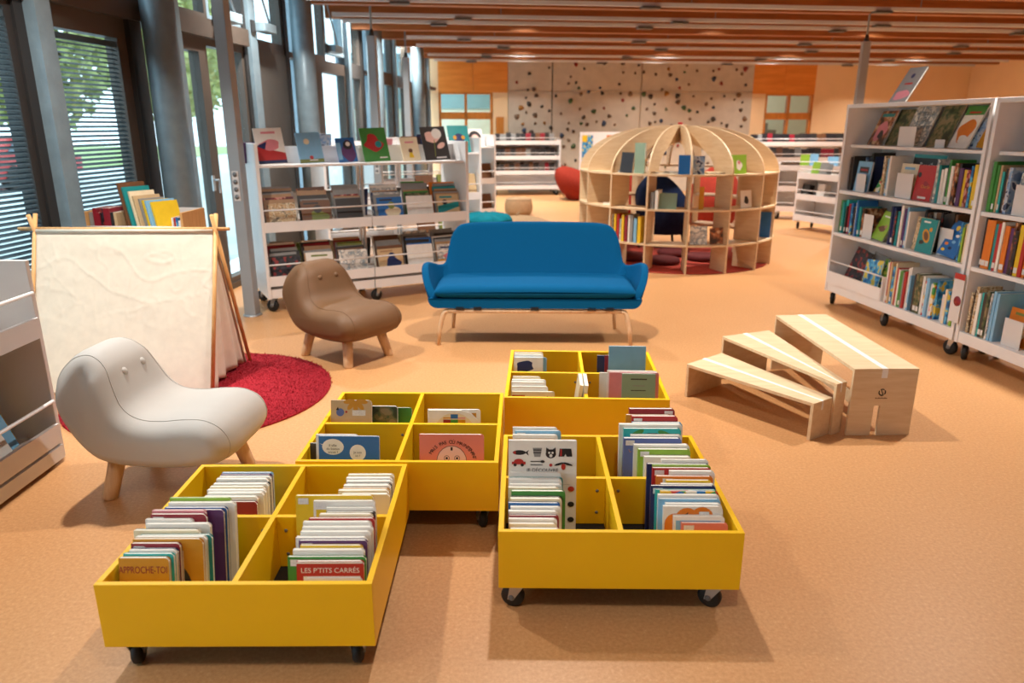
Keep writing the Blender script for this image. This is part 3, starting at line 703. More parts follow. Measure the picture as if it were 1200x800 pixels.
ob('plate', bx(0, .1, -.004, 0, .1, .44), M_offw, sg_); ob('red_band', bx(0, .1, -.0048, -.004, .40, .44), PAL['red'], sg_); ob('red_disc', lathe(BM(), [(.0, 0), (.035, 0), (.035, .0006), (0, .0006)], 20, Tr(.062, -.0042, .25) @ Rx(PI/2)), PAL['crimson'], sg_)
# ---- low wheeled shelf at the left edge
FL0 = Tr(-2.205, 3.285, 0) @ Rz(PI/2) @ Tr(-1.15, 0, 0)     # local x runs away from camera, local -y faces +x of the room
def left_shelf():
    t = thing('low_shelf', 'grey-white low tray shelf cut off by the left picture edge', 'shelf', FL0); L, H, D, T = 1.15, .99, .5, .025
    for x in (0, L - T): ob('end_panel', bx(x, x + T, 0, D, .02, H), M_offw, t, bevel=.003)
    ob('back_panel', bx(T, L - T, D - .015, D, .1, H), M_offw, t)
    for zb in (.63, .10):
        ob('tray_lip', bx(T, L - T, -.012, .008, zb, zb + .095), M_offw, t); ob('tray', bx(T, L - T, .008, D - .015, zb, zb + .015), M_offw, t)
        ob('guard_rail', tube(BM(), [(T, -.004, zb + .21), (L - T, -.004, zb + .21)], .009, 8), M_white, t)
    ob('plinth', bx(T, L - T, -.012, .01, .02, .085), M_offw, t); ob('kick', bx(T, L - T, .05, .07, 0, .1), M_black, t)
left_shelf()
# ---- wooden book crate by the window behind the tent
FCr = Tr(-2.62, 5.22, 0) @ Rz(-.05)
def crate():
    t = thing('book_crate', 'wooden book crate by the window behind the tent', 'crate', FCr)
    for x in (-.36, .345): ob('end_panel', bx(x, x + .018, -.17, .17, .62, 1.0), M_pine, t, bevel=.002)
    ob('bottom', bx(-.342, .345, -.16, .16, .785, .80), M_pine, t); ob('back_slat', bx(-.342, .345, .15, .165, .68, 1.0), M_offw, t); ob('front_slat', bx(-.342, .345, -.165, -.15, .78, .86), M_offw, t)
    ob('guard_rail', tube(BM(), [(-.342, -.16, .90), (.345, -.16, .90)], .006, 8), M_white, t)
    for x in (-.34, .34):
        for y in (-.14, .14): ob('leg', bx(x - .02, x + .02, y - .02, y + .02, 0, .66), M_pine, t)
crate()
# ---- plywood dome bookcase
DC = (2.0, 9.02); DR = 1.17
def dome():
    t = thing('dome_bookcase', 'round birch plywood dome bookcase with arched ribs', 'bookcase', Tr(DC[0], DC[1], 0)); dep = .30; th = .018
    n = 16; a0 = math.radians(-90 - 5); openi = (7, 8)
    rib = BM(); NS = 18; ro, zi, zo = DR, 1.07, 1.575
    outer, inner = [], []
    for k in range(NS + 1):
        f = k / NS * PI / 2
        outer.append((.06 + (ro - .06) * math.cos(f)**.9, zi + (zo - zi) * math.sin(f)**1.0))
        inner.append((.06 + (ro - .36 - .06) * math.cos(f)**.9, zi + (zo - zi - .2) * math.sin(f)**1.0))
    # strip of quads so the concave rib keeps its shape
    def ribmesh():
        b = BM()
        for s in range(NS):
            prism(b, [outer[s], outer[s+1], inner[s+1], inner[s]], 'y', -th/2, th/2)
        bmesh.ops.remove_doubles(b, verts=b.verts, dist=1e-5); return b
    rm = me_of(ribmesh(), 'rib'); rm.materials.append(M_birch)
    um = me_of(bx(DR - dep, DR, -th/2, th/2, 0, 1.07), 'upright'); um.materials.append(M_birch)
    for i in range(n):
        a = a0 + i * 2*PI/n
        ob('rib', rm, None, t, Rz(a))
        if i in (8,): continue
        ob('upright', um, None, t, Rz(a))
    sm = {}
    for i in range(n):
        a = a0 + i * 2*PI/n; b = a + 2*PI/n
        for z in (.32, .70, 1.07):
            if i in openi and z < 1: continue
            if z not in sm:
                m_ = 5; P1 = [(DR*math.cos(2*PI/n*k/m_), DR*math.sin(2*PI/n*k/m_)) for k in range(m_+1)]; P2 = [((DR-dep)*math.cos(2*PI/n*k/m_), (DR-dep)*math.sin(2*PI/n*k/m_)) for k in range(m_, -1, -1)]
                g = prism(BM(), P1 + P2, 'z', z - th, z); sm[z] = me_of(g, 'ring_shelf'); sm[z].materials.append(M_birch)
            ob('ring_shelf', sm[z], None, t, Rz(a))
    ob('crown_hub', lathe(BM(), [(0, 1.43), (.075, 1.43), (.075, 1.58), (0, 1.58)], 20), M_birch, t)
    ob('crown_knob', lathe(BM(), [(0, 1.58), (.03, 1.58), (.03, 1.605), (0, 1.61)], 12), PAL['red'], t)
dome()
tag(ob('dome_rug', lathe(BM(), [(0, 0), (1.14, 0), (1.14, .012), (0, .014)], 64), M_domerug, None, Tr(DC[0], DC[1] - .0, 0)), 'round red carpet lying inside the plywood dome', 'rug')
for i, (x, y, z, lb) in enumerate(((1.45, 8.75, .015, 'dark red floor cushion in the dome, rear left'), (1.78, 8.5, .015, 'dark red floor cushion in the dome, nearest the front'), (2.3, 8.72, .015, 'dark red floor cushion in the dome, right of centre'), (2.02, 9.05, .015, 'dark red floor cushion in the dome below blue armchair'))):
    tag(ob('floor_cushion', lathe(BM(), [(0, 0), (.17, 0), (.2, .02), (.2, .05), (.17, .07), (0, .075)], 24), M_redcush, None, Tr(x, y, z)), lb, 'cushion', 'cushions in the dome')
# navy armchair seen through the dome
def armchair(F, label, mat):
    t = thing('armchair', label, 'armchair', F)
    bm = BM(); n = 20; g = []
    for k in range(n + 1):
        a = PI * k / n; zt = .62 + .36 * math.sin(a) ** 1.5; r0, r1 = .33, .36
        g.append([bm.verts.new((r * math.cos(a) * 1.05, r * math.sin(a), z)) for r, z in ((r0, .2), (r0 + .01, .2 + (zt - .2)*.6), (r1, zt - .03), (r1 - .03, zt), (r1 - .09, zt - .03), (r0 - .09, .2 + (zt - .2)*.6), (r0 - .09, .2))])
    for A_, B_ in zip(g, g[1:]):
        for k in range(7): bm.faces.new((A_[k], B_[k], B_[(k+1) % 7], A_[(k+1) % 7])).smooth = True
    bm.faces.new(g[0]); bm.faces.new(g[-1][::-1]); ob('shell', bm, mat, t)
    ob('seat', lathe(BM(), [(0, .2), (.28, .2), (.3, .24), (.3, .40), (.26, .44), (0, .45)], 24), mat, t)
    for x in (-.2, .2):
        for y in (-.18, .18): ob('leg', tube(BM(), [(x*1.2, y*1.2, 0), (x, y, .22)], .016, 8), M_black, t)
armchair(Tr(2.0, 9.72, .014) @ Rz(2.6), 'navy blue rounded armchair seen through the dome', M_navy)
def beanbag(F, label, mat, w_=.5, h_=.75, back=.28):
    bm = BM(); nu, nv = 28, 16; g = []
    for j in range(nv + 1):
        f = j / nv; z = h_ * f; row = []
        r = w_ * (math.sin(PI * min(1, (.22 + .78*f))) ** .55 if f < 1 else 0)
        for i in range(nu):
            a = 2*PI*i/nu; row.append(bm.verts.new((r*math.cos(a), r*math.sin(a)*1.0 + back * f**1.6, z * (1 - .0*math.cos(a)))))
        g.append(row)
    for A_, B_ in zip(g, g[1:]):
        for i in range(nu): bm.faces.new((A_[i], A_[(i+1) % nu], B_[(i+1) % nu], B_[i])).smooth = True
    bm.faces.new(g[0][::-1]); bmesh.ops.remove_doubles(bm, verts=bm.verts, dist=.001)
    t = thing('bean_bag', label, 'bean bag', F, 'bean bags'); ob('bag', bm, mat, t)
    ob('handle', tube(BM(), [(-.06, back + .02, h_ - .03), (-.04, back + .03, h_ + .02), (.04, back + .03, h_ + .02), (.06, back + .02, h_ - .03)], .012, 6), mat, t)
beanbag(Tr(1.62, 16.3, 0) @ Rz(PI/2), 'red bean bag between far white shelf and plywood dome', M_red, .5, .72, .5)
beanbag(Tr(3.3, 12.2, 0) @ Rz(-.6), 'red-orange bean bag seen through the dome on its right', M_red, .45, .95, .3)
beanbag(Tr(1.95, 12.6, 0) @ Rz(.6), 'red bean bag seen through the dome behind navy armchair', M_red, .42, .95, .2)
# teal knitted pouf and beige lounger behind the sofa
def pouf(F, r, h, label, mat, knit=False):
    t = thing('pouf', label, 'pouf', F)
    bm = BM(); prof = [(0, 0), (r*.8, 0), (r, h*.25), (r, h*.7), (r*.85, h*.95), (r*.4, h), (0, h)]
    P = [(0, 0)] + crom([(r*.8, 0), (r*.98, h*.2), (r*1.0, h*.65), (r*.85, h*.93), (r*.4, h)], 5, False) + [(0, h)]
    lathe(bm, P, 40)
    if knit:
        for v in bm.verts:
            a = math.atan2(v.co.y, v.co.x); k = 1 + .035*math.sin(a*14 + v.co.z*22); v.co.x *= k; v.co.y *= k; v.co.z += .012*math.sin(a*9)*(v.co.z/h)
    ob('body', bm, mat, t); ob('top_seam', tube(BM(), [(r*.9*math.cos(a*2*PI/24), r*.9*math.sin(a*2*PI/24), h*.9) for a in range(24)], .008, 6, closed=True), mat, t)
pouf(Tr(-.30, 8.3, 0), .32, .62, 'teal knitted pouf behind the left end of blue sofa', M_teal, True)
pouf(Tr(.12, 13.4, 0), .25, .32, 'small round beige pouf on open floor behind sofa', M_beige)
beanbag(Tr(.2, 9.8, 0) @ Rz(1.2), 'beige low bean bag just behind the blue sofa back', M_beige, .55, .42, .1)
# ---- far white shelves
def far_shelf(F, label, L, H, tiers, D=.4, mat=None):
    t = thing('low_bookcase', label, 'bookcase', F, 'far white bookcases'); T = .03; mat = mat or M_white
    for x in (0, L - T): ob('end_panel', bx(x, x + T, 0, D, .12, H), mat, t)
    zs = [.14 + (H - .26) * k / tiers for k in range(tiers + 1)]
    for z in zs:
        ob('tray_lip', bx(T, L - T, 0, .02, z, z + .09), mat, t); ob('shelf', bx(T, L - T, .02, D, z, z + .015), mat, t)
        ob('guard_rail', tube(BM(), [(T, .01, z + .15), (L - T, .01, z + .15)], .007, 6), mat, t)
    ob('back_panel', bx(T, L - T, D - .012, D, .14, H - .05), mat, t)
    for x in (.06, L - .06):
        for y in (.06, D - .06): caster(t, x, y, .9, CM_shelf)
    return zs
FS = {}
def FSadd(key, F, label, L, H, tiers): FS[key] = (F, L, far_shelf(F, label, L, H, tiers))
FSadd('climb', Tr(-.43, 17.15, 0) @ Rz(.1), 'white bookcase standing before the climbing wall', 1.56, 1.26, 3)
FSadd('low1', Tr(4.45, 11.6, 0) @ Rz(-1.2), 'low white tray shelf on casters left of right-hand bookcase', 1.25, .9, 2)
FSadd('low2', Tr(4.55, 12.75, 0) @ Rz(-.35), 'white tray shelf with casters just right of the dome', 1.2, .95, 2)
FSadd('far1', Tr(4.75, 14.6, 0) @ Rz(.0), 'long low white bookcase in front of right glazed door', 1.9, 1.0, 2)
FSadd('far2', Tr(5.2, 16.4, 0) @ Rz(.1), 'farthest white bookcase beside the right glazed door', 2.4, 1.25, 2)
# notice board beside the dome at the climbing wall
nb = thing('notice_board', 'white notice board with posters before the climbing wall', 'notice board', Tr(1.55, 17.2, 0) @ Rz(.1))
ob('board', bx(0, 1.25, 0, .03, .55, 1.42), M_white, nb); ob('stand_leg', bx(.1, .14, .0, .04, 0, .55), M_grey, nb); ob('stand_leg', bx(1.1, 1.14, .0, .04, 0, .55), M_grey, nb)
ob('poster', bx(.05, .3, -.004, 0, .75, 1.35), ILL['sea blue'], nb); ob('poster', bx(.62, .95, -.004, 0, 1.0, 1.35), PAL['orange'], nb); ob('poster_corner', bx(.05, .17, -.006, -.004, 1.2, 1.35), PAL['yellow'], nb)
# ================================================================== BOOKS
_CM = {}
def rrect(W, H, r, seg=3):
    """outline in x,z: square corners at the spine side (left), rounded at the fore edge"""
    P = [(-W/2, 0)]
    for cx_, cz_, a0 in ((W/2 - r, r, -90), (W/2 - r, H - r, 0)):
        for k in range(seg + 1):
            a = math.radians(a0 + 90 * k / seg); P.append((cx_ + r*math.cos(a), cz_ + r*math.sin(a)))
    P.append((-W/2, H)); return P
def book_meshes(W, H, T, rc):
    k = (round(W, 3), round(H, 3), round(T, 3), rc)
    if k not in _CM:
        c = BM(); ct = .002 if T > .007 else .0012
        out = rrect(W, H, rc, 3 if rc else 0) if rc else [(-W/2, 0), (W/2, 0), (W/2, H), (-W/2, H)]
        prism(c, out, 'y', -T/2, -T/2 + ct); prism(c, out, 'y', T/2 - ct, T/2)
        box(c, -W/2, -W/2 + ct, -T/2 + ct, T/2 - ct, 0, H)
        p = BM(); e = .0022 if not rc else .0006; r2 = max(rc - .001, 0)
        out2 = [(-W/2 + ct, e), (W/2 - e - r2, e)] + ([(W/2 - e, e + r2), (W/2 - e, H - e - r2)] if rc else [(W/2 - e, H - e)]) + [(W/2 - e - r2, H - e), (-W/2 + ct, H - e)]
        if not rc: out2 = [(-W/2 + ct, e), (W/2 - e, e), (W/2 - e, H - e), (-W/2 + ct, H - e)]
        prism(p, out2, 'y', -T/2 + ct, T/2 - ct)
        _CM[k] = (me_of(c, 'cover'), me_of(p, 'pages'), {})
        _CM[k][1].materials.append(M_paper)
    return _CM[k]
_STK = me_of(bx(0, .034, -.0004, 0, 0, .02), 'sticker'); _STK.materials.append(M_stick)
LABELS = {}
def book(label, group, mat, W, H, T, M, rc=.012, pages=True, sticker=False, name='book'):
    cv, pg, var = book_meshes(W, H, T, rc)
    if mat.name not in var: m = cv.copy(); m.materials.append(mat); var[mat.name] = m
    o = ob(name, var[mat.name], None, None, M)
    n = LABELS.get(label, 0); LABELS[label] = n + 1
    tag(o, label, 'book', group)
    if pages: ob('pages', pg, None, o)
    if sticker: ob('spine_label', _STK, None, o, Tr(-W/2 + .008 + (sticker - 1) * (W - .05), -T/2 - .0003, H - .028))
    return o
class Art:
    """flat printed shapes on the front of a book: x right, z up, origin at bottom centre"""
    def __init__(s, o, T): s.o, s.y, s.bm, s.m = o, -T/2 - .0004, BM(), []
    def mi(s, mat):
        if mat not in s.m: s.m.append(mat)
        return s.m.index(mat)
    def poly(s, pts, mat):
        f = s.bm.faces.new([s.bm.verts.new((x, s.y, z)) for x, z in pts]); f.material_index = s.mi(mat); s.y -= .00012; return s
    def rect(s, x0, x1, z0, z1, mat): return s.poly([(x0, z0), (x1, z0), (x1, z1), (x0, z1)], mat)
    def disc(s, x, z, r, mat, rz=None, n=20, rot=0):
        rz = rz or r; c, sn = math.cos(rot), math.sin(rot)
        return s.poly([(x + r*math.cos(2*PI*k/n)*c - rz*math.sin(2*PI*k/n)*sn, z + r*math.cos(2*PI*k/n)*sn + rz*math.sin(2*PI*k/n)*c) for k in range(n)], mat)
    def half(s, x, z, r, mat, n=16, rz=None):
        rz = rz or r; return s.poly([(x + r*math.cos(PI*k/n), z + rz*math.sin(PI*k/n)) for k in range(n + 1)], mat)
    def done(s):
        me = bpy.data.meshes.new('cover_print'); s.bm.to_mesh(me); s.bm.free()
        for m in s.m: me.materials.append(m)
        ob('cover_print', me, None, s.o); return s
    def text(s, body, size, x, z, mat, rot=0, align='CENTER', sy=1):
        ob('title_lettering', text_me(body, size, mat, align), None, s.o, Tr(x, s.y - .0004, z) @ Rx(PI/2) @ Rz(rot) @ Matrix.Diagonal((1, sy, 1, 1))); return s
RB = random.Random(21)
def wobble(seed, x, z, rx, rz, k=.18, n=18):
    r_ = random.Random(seed); ph = [r_.uniform(0, 6.28) for _ in range(3)]
    return [(x + rx*math.cos(a)*(1 + k*math.sin(3*a + ph[0])), z + rz*math.sin(a)*(1 + k*math.sin(2*a + ph[1]))) for a in [2*PI*i/n for i in range(n)]]
def generic_art(o, W, H, T, seed):
    """an illustrated cover: title bar, a figure or scene"""
    r_ = random.Random(seed); A_ = Art(o, T); cs = [PAL[k] for k in ('white', 'cream', 'crimson', 'olive', 'grey', 'black', 'brown', 'beige', 'tan', 'dark', 'teal', 'sky', 'navy', 'pink', 'ochre')]; c1, c2, c3 = r_.choice(cs), r_.choice(cs), r_.choice(cs); k = r_.randrange(4)  # muted print colours stand in for weak light on the shelf fronts
    if k == 0: A_.rect(-W*.5, W*.5, 0, H*.3, c1); A_.poly(wobble(seed, 0, H*.42, W*.25, H*.18), c2); A_.rect(-W*.36, W*.36, H*.80, H*.88, c3)
    elif k == 1: A_.disc(0, H*.42, W*.3, c1); A_.poly(wobble(seed + 1, 0, H*.4, W*.16, H*.14), c2); A_.rect(-W*.3, W*.3, H*.83, H*.9, c3)
    elif k == 2: A_.poly([(-W*.5, H*.15), (W*.5, H*.45), (W*.5, H*.7), (-W*.5, H*.5)], c1); A_.disc(-W*.15, H*.66, W*.12, c2); A_.rect(-W*.38, W*.2, H*.84, H*.92, c3)
    else: A_.poly(wobble(seed + 2, W*.08, H*.35, W*.3, H*.25), c1); A_.disc(W*.05, H*.66, W*.14, c2); A_.rect(-W*.4, W*.1, H*.86, H*.93, c3)
    A_.done()
# ---------------------------------------------------------------- books in the yellow bins
BINN = {'A': 'nearest yellow bin', 'B': 'front right yellow bin', 'C': 'middle left yellow bin', 'D': 'rear yellow bin'}
COMPN = {'FL': 'front left', 'FR': 'front right', 'BL': 'back left', 'BR': 'back right'}
def comp_bounds(cp):
    h = BW/2; x = (-h + PT + .004, -PT/2 - .004) if cp[1] == 'L' else (PT/2 + .004, h - PT - .004)
    y = (PT + .004, BD/2 - PT/2 - .004) if cp[0] == 'F' else (BD/2 + PT/2 + .004, BD - PT - .004)
    return x, y
Z_BIN = BZ0 + .0165
def stack(bn, cp, items, tilt=9, x0=None, right=False, y0=.012, lab=True, gap=.0006, dh=(0, 0), ts=1):
    """items front to back: (colour, W, H, T, opts)"""
    (xa, xb), (ya, yb) = comp_bounds(cp); th = math.radians(tilt); y = ya + y0; out = []
    prev = None
    for i, it in enumerate(items):
        col, W, H, T = it[:4]; H = round(H + dh[0] + (dh[1] - dh[0]) * i / max(1, len(items) - 1), 3); T = round(T * ts, 4); op = it[4] if len(it) > 4 else {}
        y += (T/2 if prev is None else (prev + T)/2 + gap) / math.cos(th); prev = T
        jx = op.get('dx', RB.uniform(0, .012))
        xc = (xb - .004 - W/2 - jx - (x0 or 0)) if right else (xa + .004 + W/2 + jx + (x0 or 0))
        mat = op.get('mat', PAL[col.split()[-1]] if col.split()[-1] in PAL else None) or ILL[col]
        desc = op.get('d', '%s board book' % col)
        nm = ('%s, in %s' % (desc, BINN[bn])) if 'd' in op else '%s, %s from front in %s compartment, %s' % (desc, ORD[i], COMPN[cp], BINN[bn])
        o = book(nm, 'board books in the yellow bins', mat, W, H, T, FBIN[bn] @ Tr(xc, y, Z_BIN + T/2*math.sin(th)) @ Rx(-th), op.get('rc', .012), True, op.get('st', 0))
        if 'art' in op: op['art'](o, W, H, T)
        elif i and mat in (PAL['white'], PAL['cream']) and not op.get('plain'):
            A_ = Art(o, T); A_.rect(-W*.46, W*.42, H*.05, H*.93, PAL[RB.choice(['sky', 'pink', 'ochre', 'green', 'cream', 'turquoise', 'red', 'yellow', 'grey'])]); A_.done()
        elif op.get('gen'): generic_art(o, W, H, T, op['gen'])
        out.append(o)
    return out
def a_approche(o, W, H, T):
    A_ = Art(o, T); A_.done(); A_.text('APPROCHE-TOI', .0205, -.002, H - .046, PAL['crimson'], sy=1.5)
def a_carres(o, W, H, T):
    A_ = Art(o, T); A_.rect(-W*.4, W*.45, H*.02, H - .045, PAL['white']); A_.rect(-W*.5, W*.48, H - .006, H - .001, PAL['white']); A_.done(); A_.text("LES P'TITS CARRÉS", .0215, 0, H - .034, PAL['white'])
def a_papa(o, W, H, T):
    A_ = Art(o, T); A_.rect(.02, .055, H - .045, H - .018, M_stick); A_.done(); A_.text('PaPa', .05, -.02, H - .078, PAL['blue'])
def a_bear(o, W, H, T):
    A_ = Art(o, T); A_.half(.01, H*.30, W*.3, PAL['dark'], rz=H*.42); A_.disc(W*.12, H*.92 - .02, .012, PAL['white']); A_.rect(W*.2, W*.22, H*.45, H*.86, PAL['cream']); A_.rect(-W*.2, W*.3, H*.22, H*.30, PAL['cream']); A_.done()
def a_redbear(o, W, H, T):
    A_ = Art(o, T); A_.half(.02, H - .055, .03, PAL['dark'], rz=.025); A_.rect(-W*.35, -W*.12, H - .024, H - .018, PAL['cream']); A_.rect(-W*.38, -W*.1, H - .033, H - .028, PAL['cream']); A_.done()
def a_P(o, W, H, T):
    A_ = Art(o, T); A_.done(); A_.text('P', .04, -.05, H - .07, M_ink); A_.rect
def a_imagier(o, W, H, T):
    A_ = Art(o, T); k, r, g = M_ink, PAL['red'], PAL['grey']; y1, y2 = H - .045, H - .085
    A_.disc(-.085, y1, .024, k, .009); A_.poly([(-.064, y1), (-.05, y1 + .01), (-.054, y1), (-.05, y1 - .012)], k); A_.poly([(-.109, y1), (-.098, y1 + .008), (-.098, y1 - .008)], r)
    A_.poly([(-.036, y1 + .018), (-.002, y1 + .018), (-.008, y1 - .016), (-.03, y1 - .016)], g)
    for dz in (.008, -.002): A_.rect(-.034, -.005, y1 + dz, y1 + dz + .004, k)
    A_.disc(.03, y1 - .004, .019, k, .017); A_.poly([(.012, y1 + .003), (.013, y1 + .02), (.025, y1 + .012)], k); A_.poly([(.048, y1 + .003), (.047, y1 + .02), (.035, y1 + .012)], k); A_.disc(.024, y1, .004, PAL['white']); A_.disc(.036, y1, .004, PAL['white']); A_.disc(.03, y1 - .011, .006, PAL['white'])
    A_.poly([(.062, y1 + .016), (.104, y1 + .016), (.108, y1 - .014), (.088, y1 - .014), (.083, y1 - .004), (.078, y1 - .014), (.058, y1 - .014)], k); A_.rect(.064, .07, y1 - .012, y1 + .014, r)
    A_.rect(-.112, -.062, y2 - .004, y2 + .006, r); A_.half(-.087, y2 + .005, .018, r, rz=.012); A_.disc(-.1, y2 - .006, .006, k); A_.disc(-.074, y2 - .006, .006, k)
    A_.rect(-.044, .0, y2 + .006, y2 + .009, k); A_.disc(.0, y2 + .007, .008, k, .005); A_.rect(-.044, .0, y2 - .007, y2 - .004, k); A_.disc(.03, y2 - .006, .006, r)
    A_.disc(.06, y2 - .002, .018, k, .004, rot=.3); A_.disc(.092, y2 - .002, .018, k, .004, rot=-.3); A_.disc(.076, y2 - .012, .008, r, .012)
    A_.rect(-.10, .1, H*.55, H*.552, g)
    for zz in (.14, .10, .06): A_.disc(.105, H*zz*4 - .02, .012, r if zz == .14 else k, .01)
    A_.done(); A_.text('JE DÉCOUVRE', .0185, .0, y2 - .031, k)
def a_bubbles(o, W, H, T):
    A_ = Art(o, T); A_.rect(-W*.5, W*.4, H*.25, H*.5, PAL['sky']); w_ = PAL['white']
    A_.disc(-.065, H - .044, .044, w_, .033); A_.poly([(-.1, H - .035), (-.12, H - .03), (-.09, H - .045)], w_); A_.disc(.035, H - .068, .033, w_, .034)
    A_.half(-.04, H*.30, .05, PAL['cream'], rz=.05); A_.disc(-.05, H*.30 + .04, .012, w_); A_.disc(-.022, H*.30 + .043, .012, w_); A_.disc(-.05, H*.30 + .04, .004, M_ink); A_.disc(-.022, H*.30 + .043, .004, M_ink); A_.done()
    for s_, z_ in (('Il allie', .036), ('du bisous', .05), ('tricot ?', .064)): A_.text(s_, .014, -.065, H - z_ - .006, M_ink)
    for s_, z_ in (('Je suis', .066), ('ici ?', .08)): A_.text(s_, .013, .035, H - z_ - .004, M_ink)
def a_pink(o, W, H, T):
    A_ = Art(o, T); c = (.0, H - .112); A_.disc(c[0], c[1], .062, M_ink, .066); A_.disc(c[0], c[1], .060, PAL['pinkface'], .064); A_.poly([(-.004, H - .066), (.004, H - .066), (.004, H - .052), (-.004, H - .052)], M_ink)
    for sx in (-.02, .022): A_.disc(sx, H - .098, .0115, M_ink); A_.disc(sx, H - .098, .0095, PAL['pinkface']); A_.disc(sx, H - .098, .005, M_ink)
    A_.rect(-.012, .012, H - .118, H - .115, M_ink); A_.done()
    s_ = 'MAIS PAS OÙ MAINTENANT'; R__ = .088; n = len(s_)
    for i, ch in enumerate(s_):
        if ch == ' ': continue
        a = math.radians(150 - 140 * i / (n - 1) + 2); A_.text(ch, .0205, c[0] + R__*math.cos(a), c[1] + R__*math.sin(a)*.85, M_ink, a - PI/2)
PAL['pinkface'] = paint('cover_pinkface', 'e8bcae', .4, .02); PAL['salmon'] = paint('cover_salmon', 'dd7d6c', .4, .03); PAL['sage'] = paint('cover_sage', '8aa58f', .4, .03); PAL['slate'] = paint('cover_slate', '5a6da8', .4, .03)
def a_patch(o, W, H, T):
    A_ = Art(o, T); cs = ['crimson', 'purple', 'green', 'brown', 'ochre', 'red', 'blue', 'yellow', 'pink']
    A_.half(0, .05, W*.49, PAL['cream'], rz=H - .06)
    for j in range(5):
        for i in range(7):
            x0, x1 = -W*.5 + W*i/7, -W*.5 + W*(i+1)/7; z0 = H - .038 - .03*j; zt = H - .012 - .03*j
            xm = max(abs(x0), abs(x1)); lim = .05 + (H - .066)*math.sqrt(max(0, 1 - (xm/(W*.49))**2))
            if zt > lim: zt = max(lim, z0 + .004) if j else lim
            if zt > z0 + .002: A_.rect(x0, x1, z0, zt, PAL[cs[(i*2 + j*5) % 9]])
    A_.done()
def a_flower(o, W, H, T):
    A_ = Art(o, T)
    for k in range(5): a = math.radians(190 + k*40); A_.disc(.02 + .03*math.cos(a), H + .0 + .03*math.sin(a), .026, PAL['ochre'], .011, rot=a)
    A_.disc(-.05, H - .055, .018, PAL['slate']); A_.poly([(-.07, H - .045), (-.06, H - .03), (-.055, H - .045)], M_ink); A_.disc(-.022, H - .053, .005, PAL['red']); A_.rect(.005, .065, H - .07, H - .045, M_stick); A_.done()
def a_cloud(o, W, H, T):
    A_ = Art(o, T); w_ = PAL['orange']
    for x_, z_, r_ in ((-.06, H - .06, .035), (-.02, H - .045, .04), (.03, H - .042, .04), (.05, H - .07, .035)): A_.disc(x_, z_, r_, w_)
    A_.rect(-.095, .07, H*.1, H - .06, w_); A_.poly([(-.03, H - .03), (-.016, H - .02), (-.02, H - .038)], M_ink); A_.poly([(.055, H - .04), (.068, H - .03), (.062, H - .045)], M_ink); A_.rect(.02, .054, H - .035, H - .018, M_stick); A_.done()
def a_leu(o, W, H, T):
    A_ = Art(o, T)
    A_.done()
    for i, ch in enumerate('LE SOIR DE'): A_.text(ch, .02, -W*.38 + i*.016, H - .055 + .006*i - .0005*i*i, PAL['ochre'], .35 - .06*i)
def a_green(o, W, H, T):
    A_ = Art(o, T)
    for x_, z_, r_ in ((-.06, H - .02, .5), (.05, H - .022, -.4), (-.07, .1, 1.2)): A_.disc(x_, z_, .03, PAL['green'], .011, rot=r_)
    A_.rect(-.07, .07, H - .034, H - .03, PAL['ochre']); A_.rect(-.02, .02, H - .025, H - .018, PAL['dark']); A_.done()
def a_sage(o, W, H, T):
    A_ = Art(o, T); A_.rect(-.04, .04, H - .03, H - .024, PAL['dark']); A_.rect(-.03, .03, H - .062, H - .058, PAL['grey']); A_.rect(-.038, .036, H - .086, H - .082, PAL['dark'])
    for x_, c_ in ((-.055, 'cream'), (-.02, 'red'), (.015, 'ochre'), (.05, 'crimson')): A_.rect(x_, x_ + .025, .02, .10, PAL[c_])
    A_.done()
def a_bluewh(o, W, H, T): A_ = Art(o, T); A_.poly(wobble(4, -.02, H - .05, .05, .035), PAL['navy']); A_.disc(.05, H - .04, .03, PAL['white']); A_.done()
def a_hills(o, W, H, T):
    A_ = Art(o, T)
    for k in range(3): A_.half(-.05 + .05*k, H - .05, .014, PAL['blue']); A_.half(-.05 + .05*k, H - .05, .008, PAL['ochre'])
    A_.done()
def a_story(o, W, H, T): A_ = Art(o, T); A_.rect(-W*.5, -W*.2, H - .045, H - .018, PAL['red']); A_.disc(.02, H - .04, .01, PAL['ochre']); A_.poly([(.05, H - .045), (.07, H - .02), (.075, H - .04)], M_ink); A_.done()
# nearest bin (A)
stack('A', 'FL', [('ochre', .148, .218, .014, dict(d='orange board book titled APPROCHE-TOI', art=a_approche, st=0, dx=.012)), ('turquoise', .15, .222, .012, dict(st=1.6, dx=.018)), ('white', .14, .225, .01, dict(dx=.03)), ('navy', .14, .224, .008, dict(dx=.03)), ('crimson', .148, .232, .014, dict(st=1, dx=.024)),
  ('ochre', .212, .236, .012, dict(d='ochre board book with a dark bear', art=a_bear, st=1, dx=.022, rc=.016)), ('white', .215, .235, .014, dict(dx=.024)), ('teal', .22, .232, .012, dict(dx=.03)), ('cream', .205, .238, .012, {}), ('dark', .2, .235, .008, {}), ('white', .2, .244, .016, dict(dx=.03, plain=1)), ('white', .15, .25, .012, dict(dx=.02)),
  ('crimson', .176, .258, .014, dict(d='red board book with a bear head', art=a_redbear, st=1, dx=.03, rc=.014)), ('pink', .17, .262, .012, dict(dx=.028)), ('purple', .2, .256, .012, dict(dx=.05)), ('blue', .2, .256, .014, dict(dx=.055)), ('white', .215, .262, .018, dict(dx=.06, plain=1)), ('lime', .2, .27, .01, dict(dx=.055))], 11, .0, dh=(.016, .022), ts=1.1)
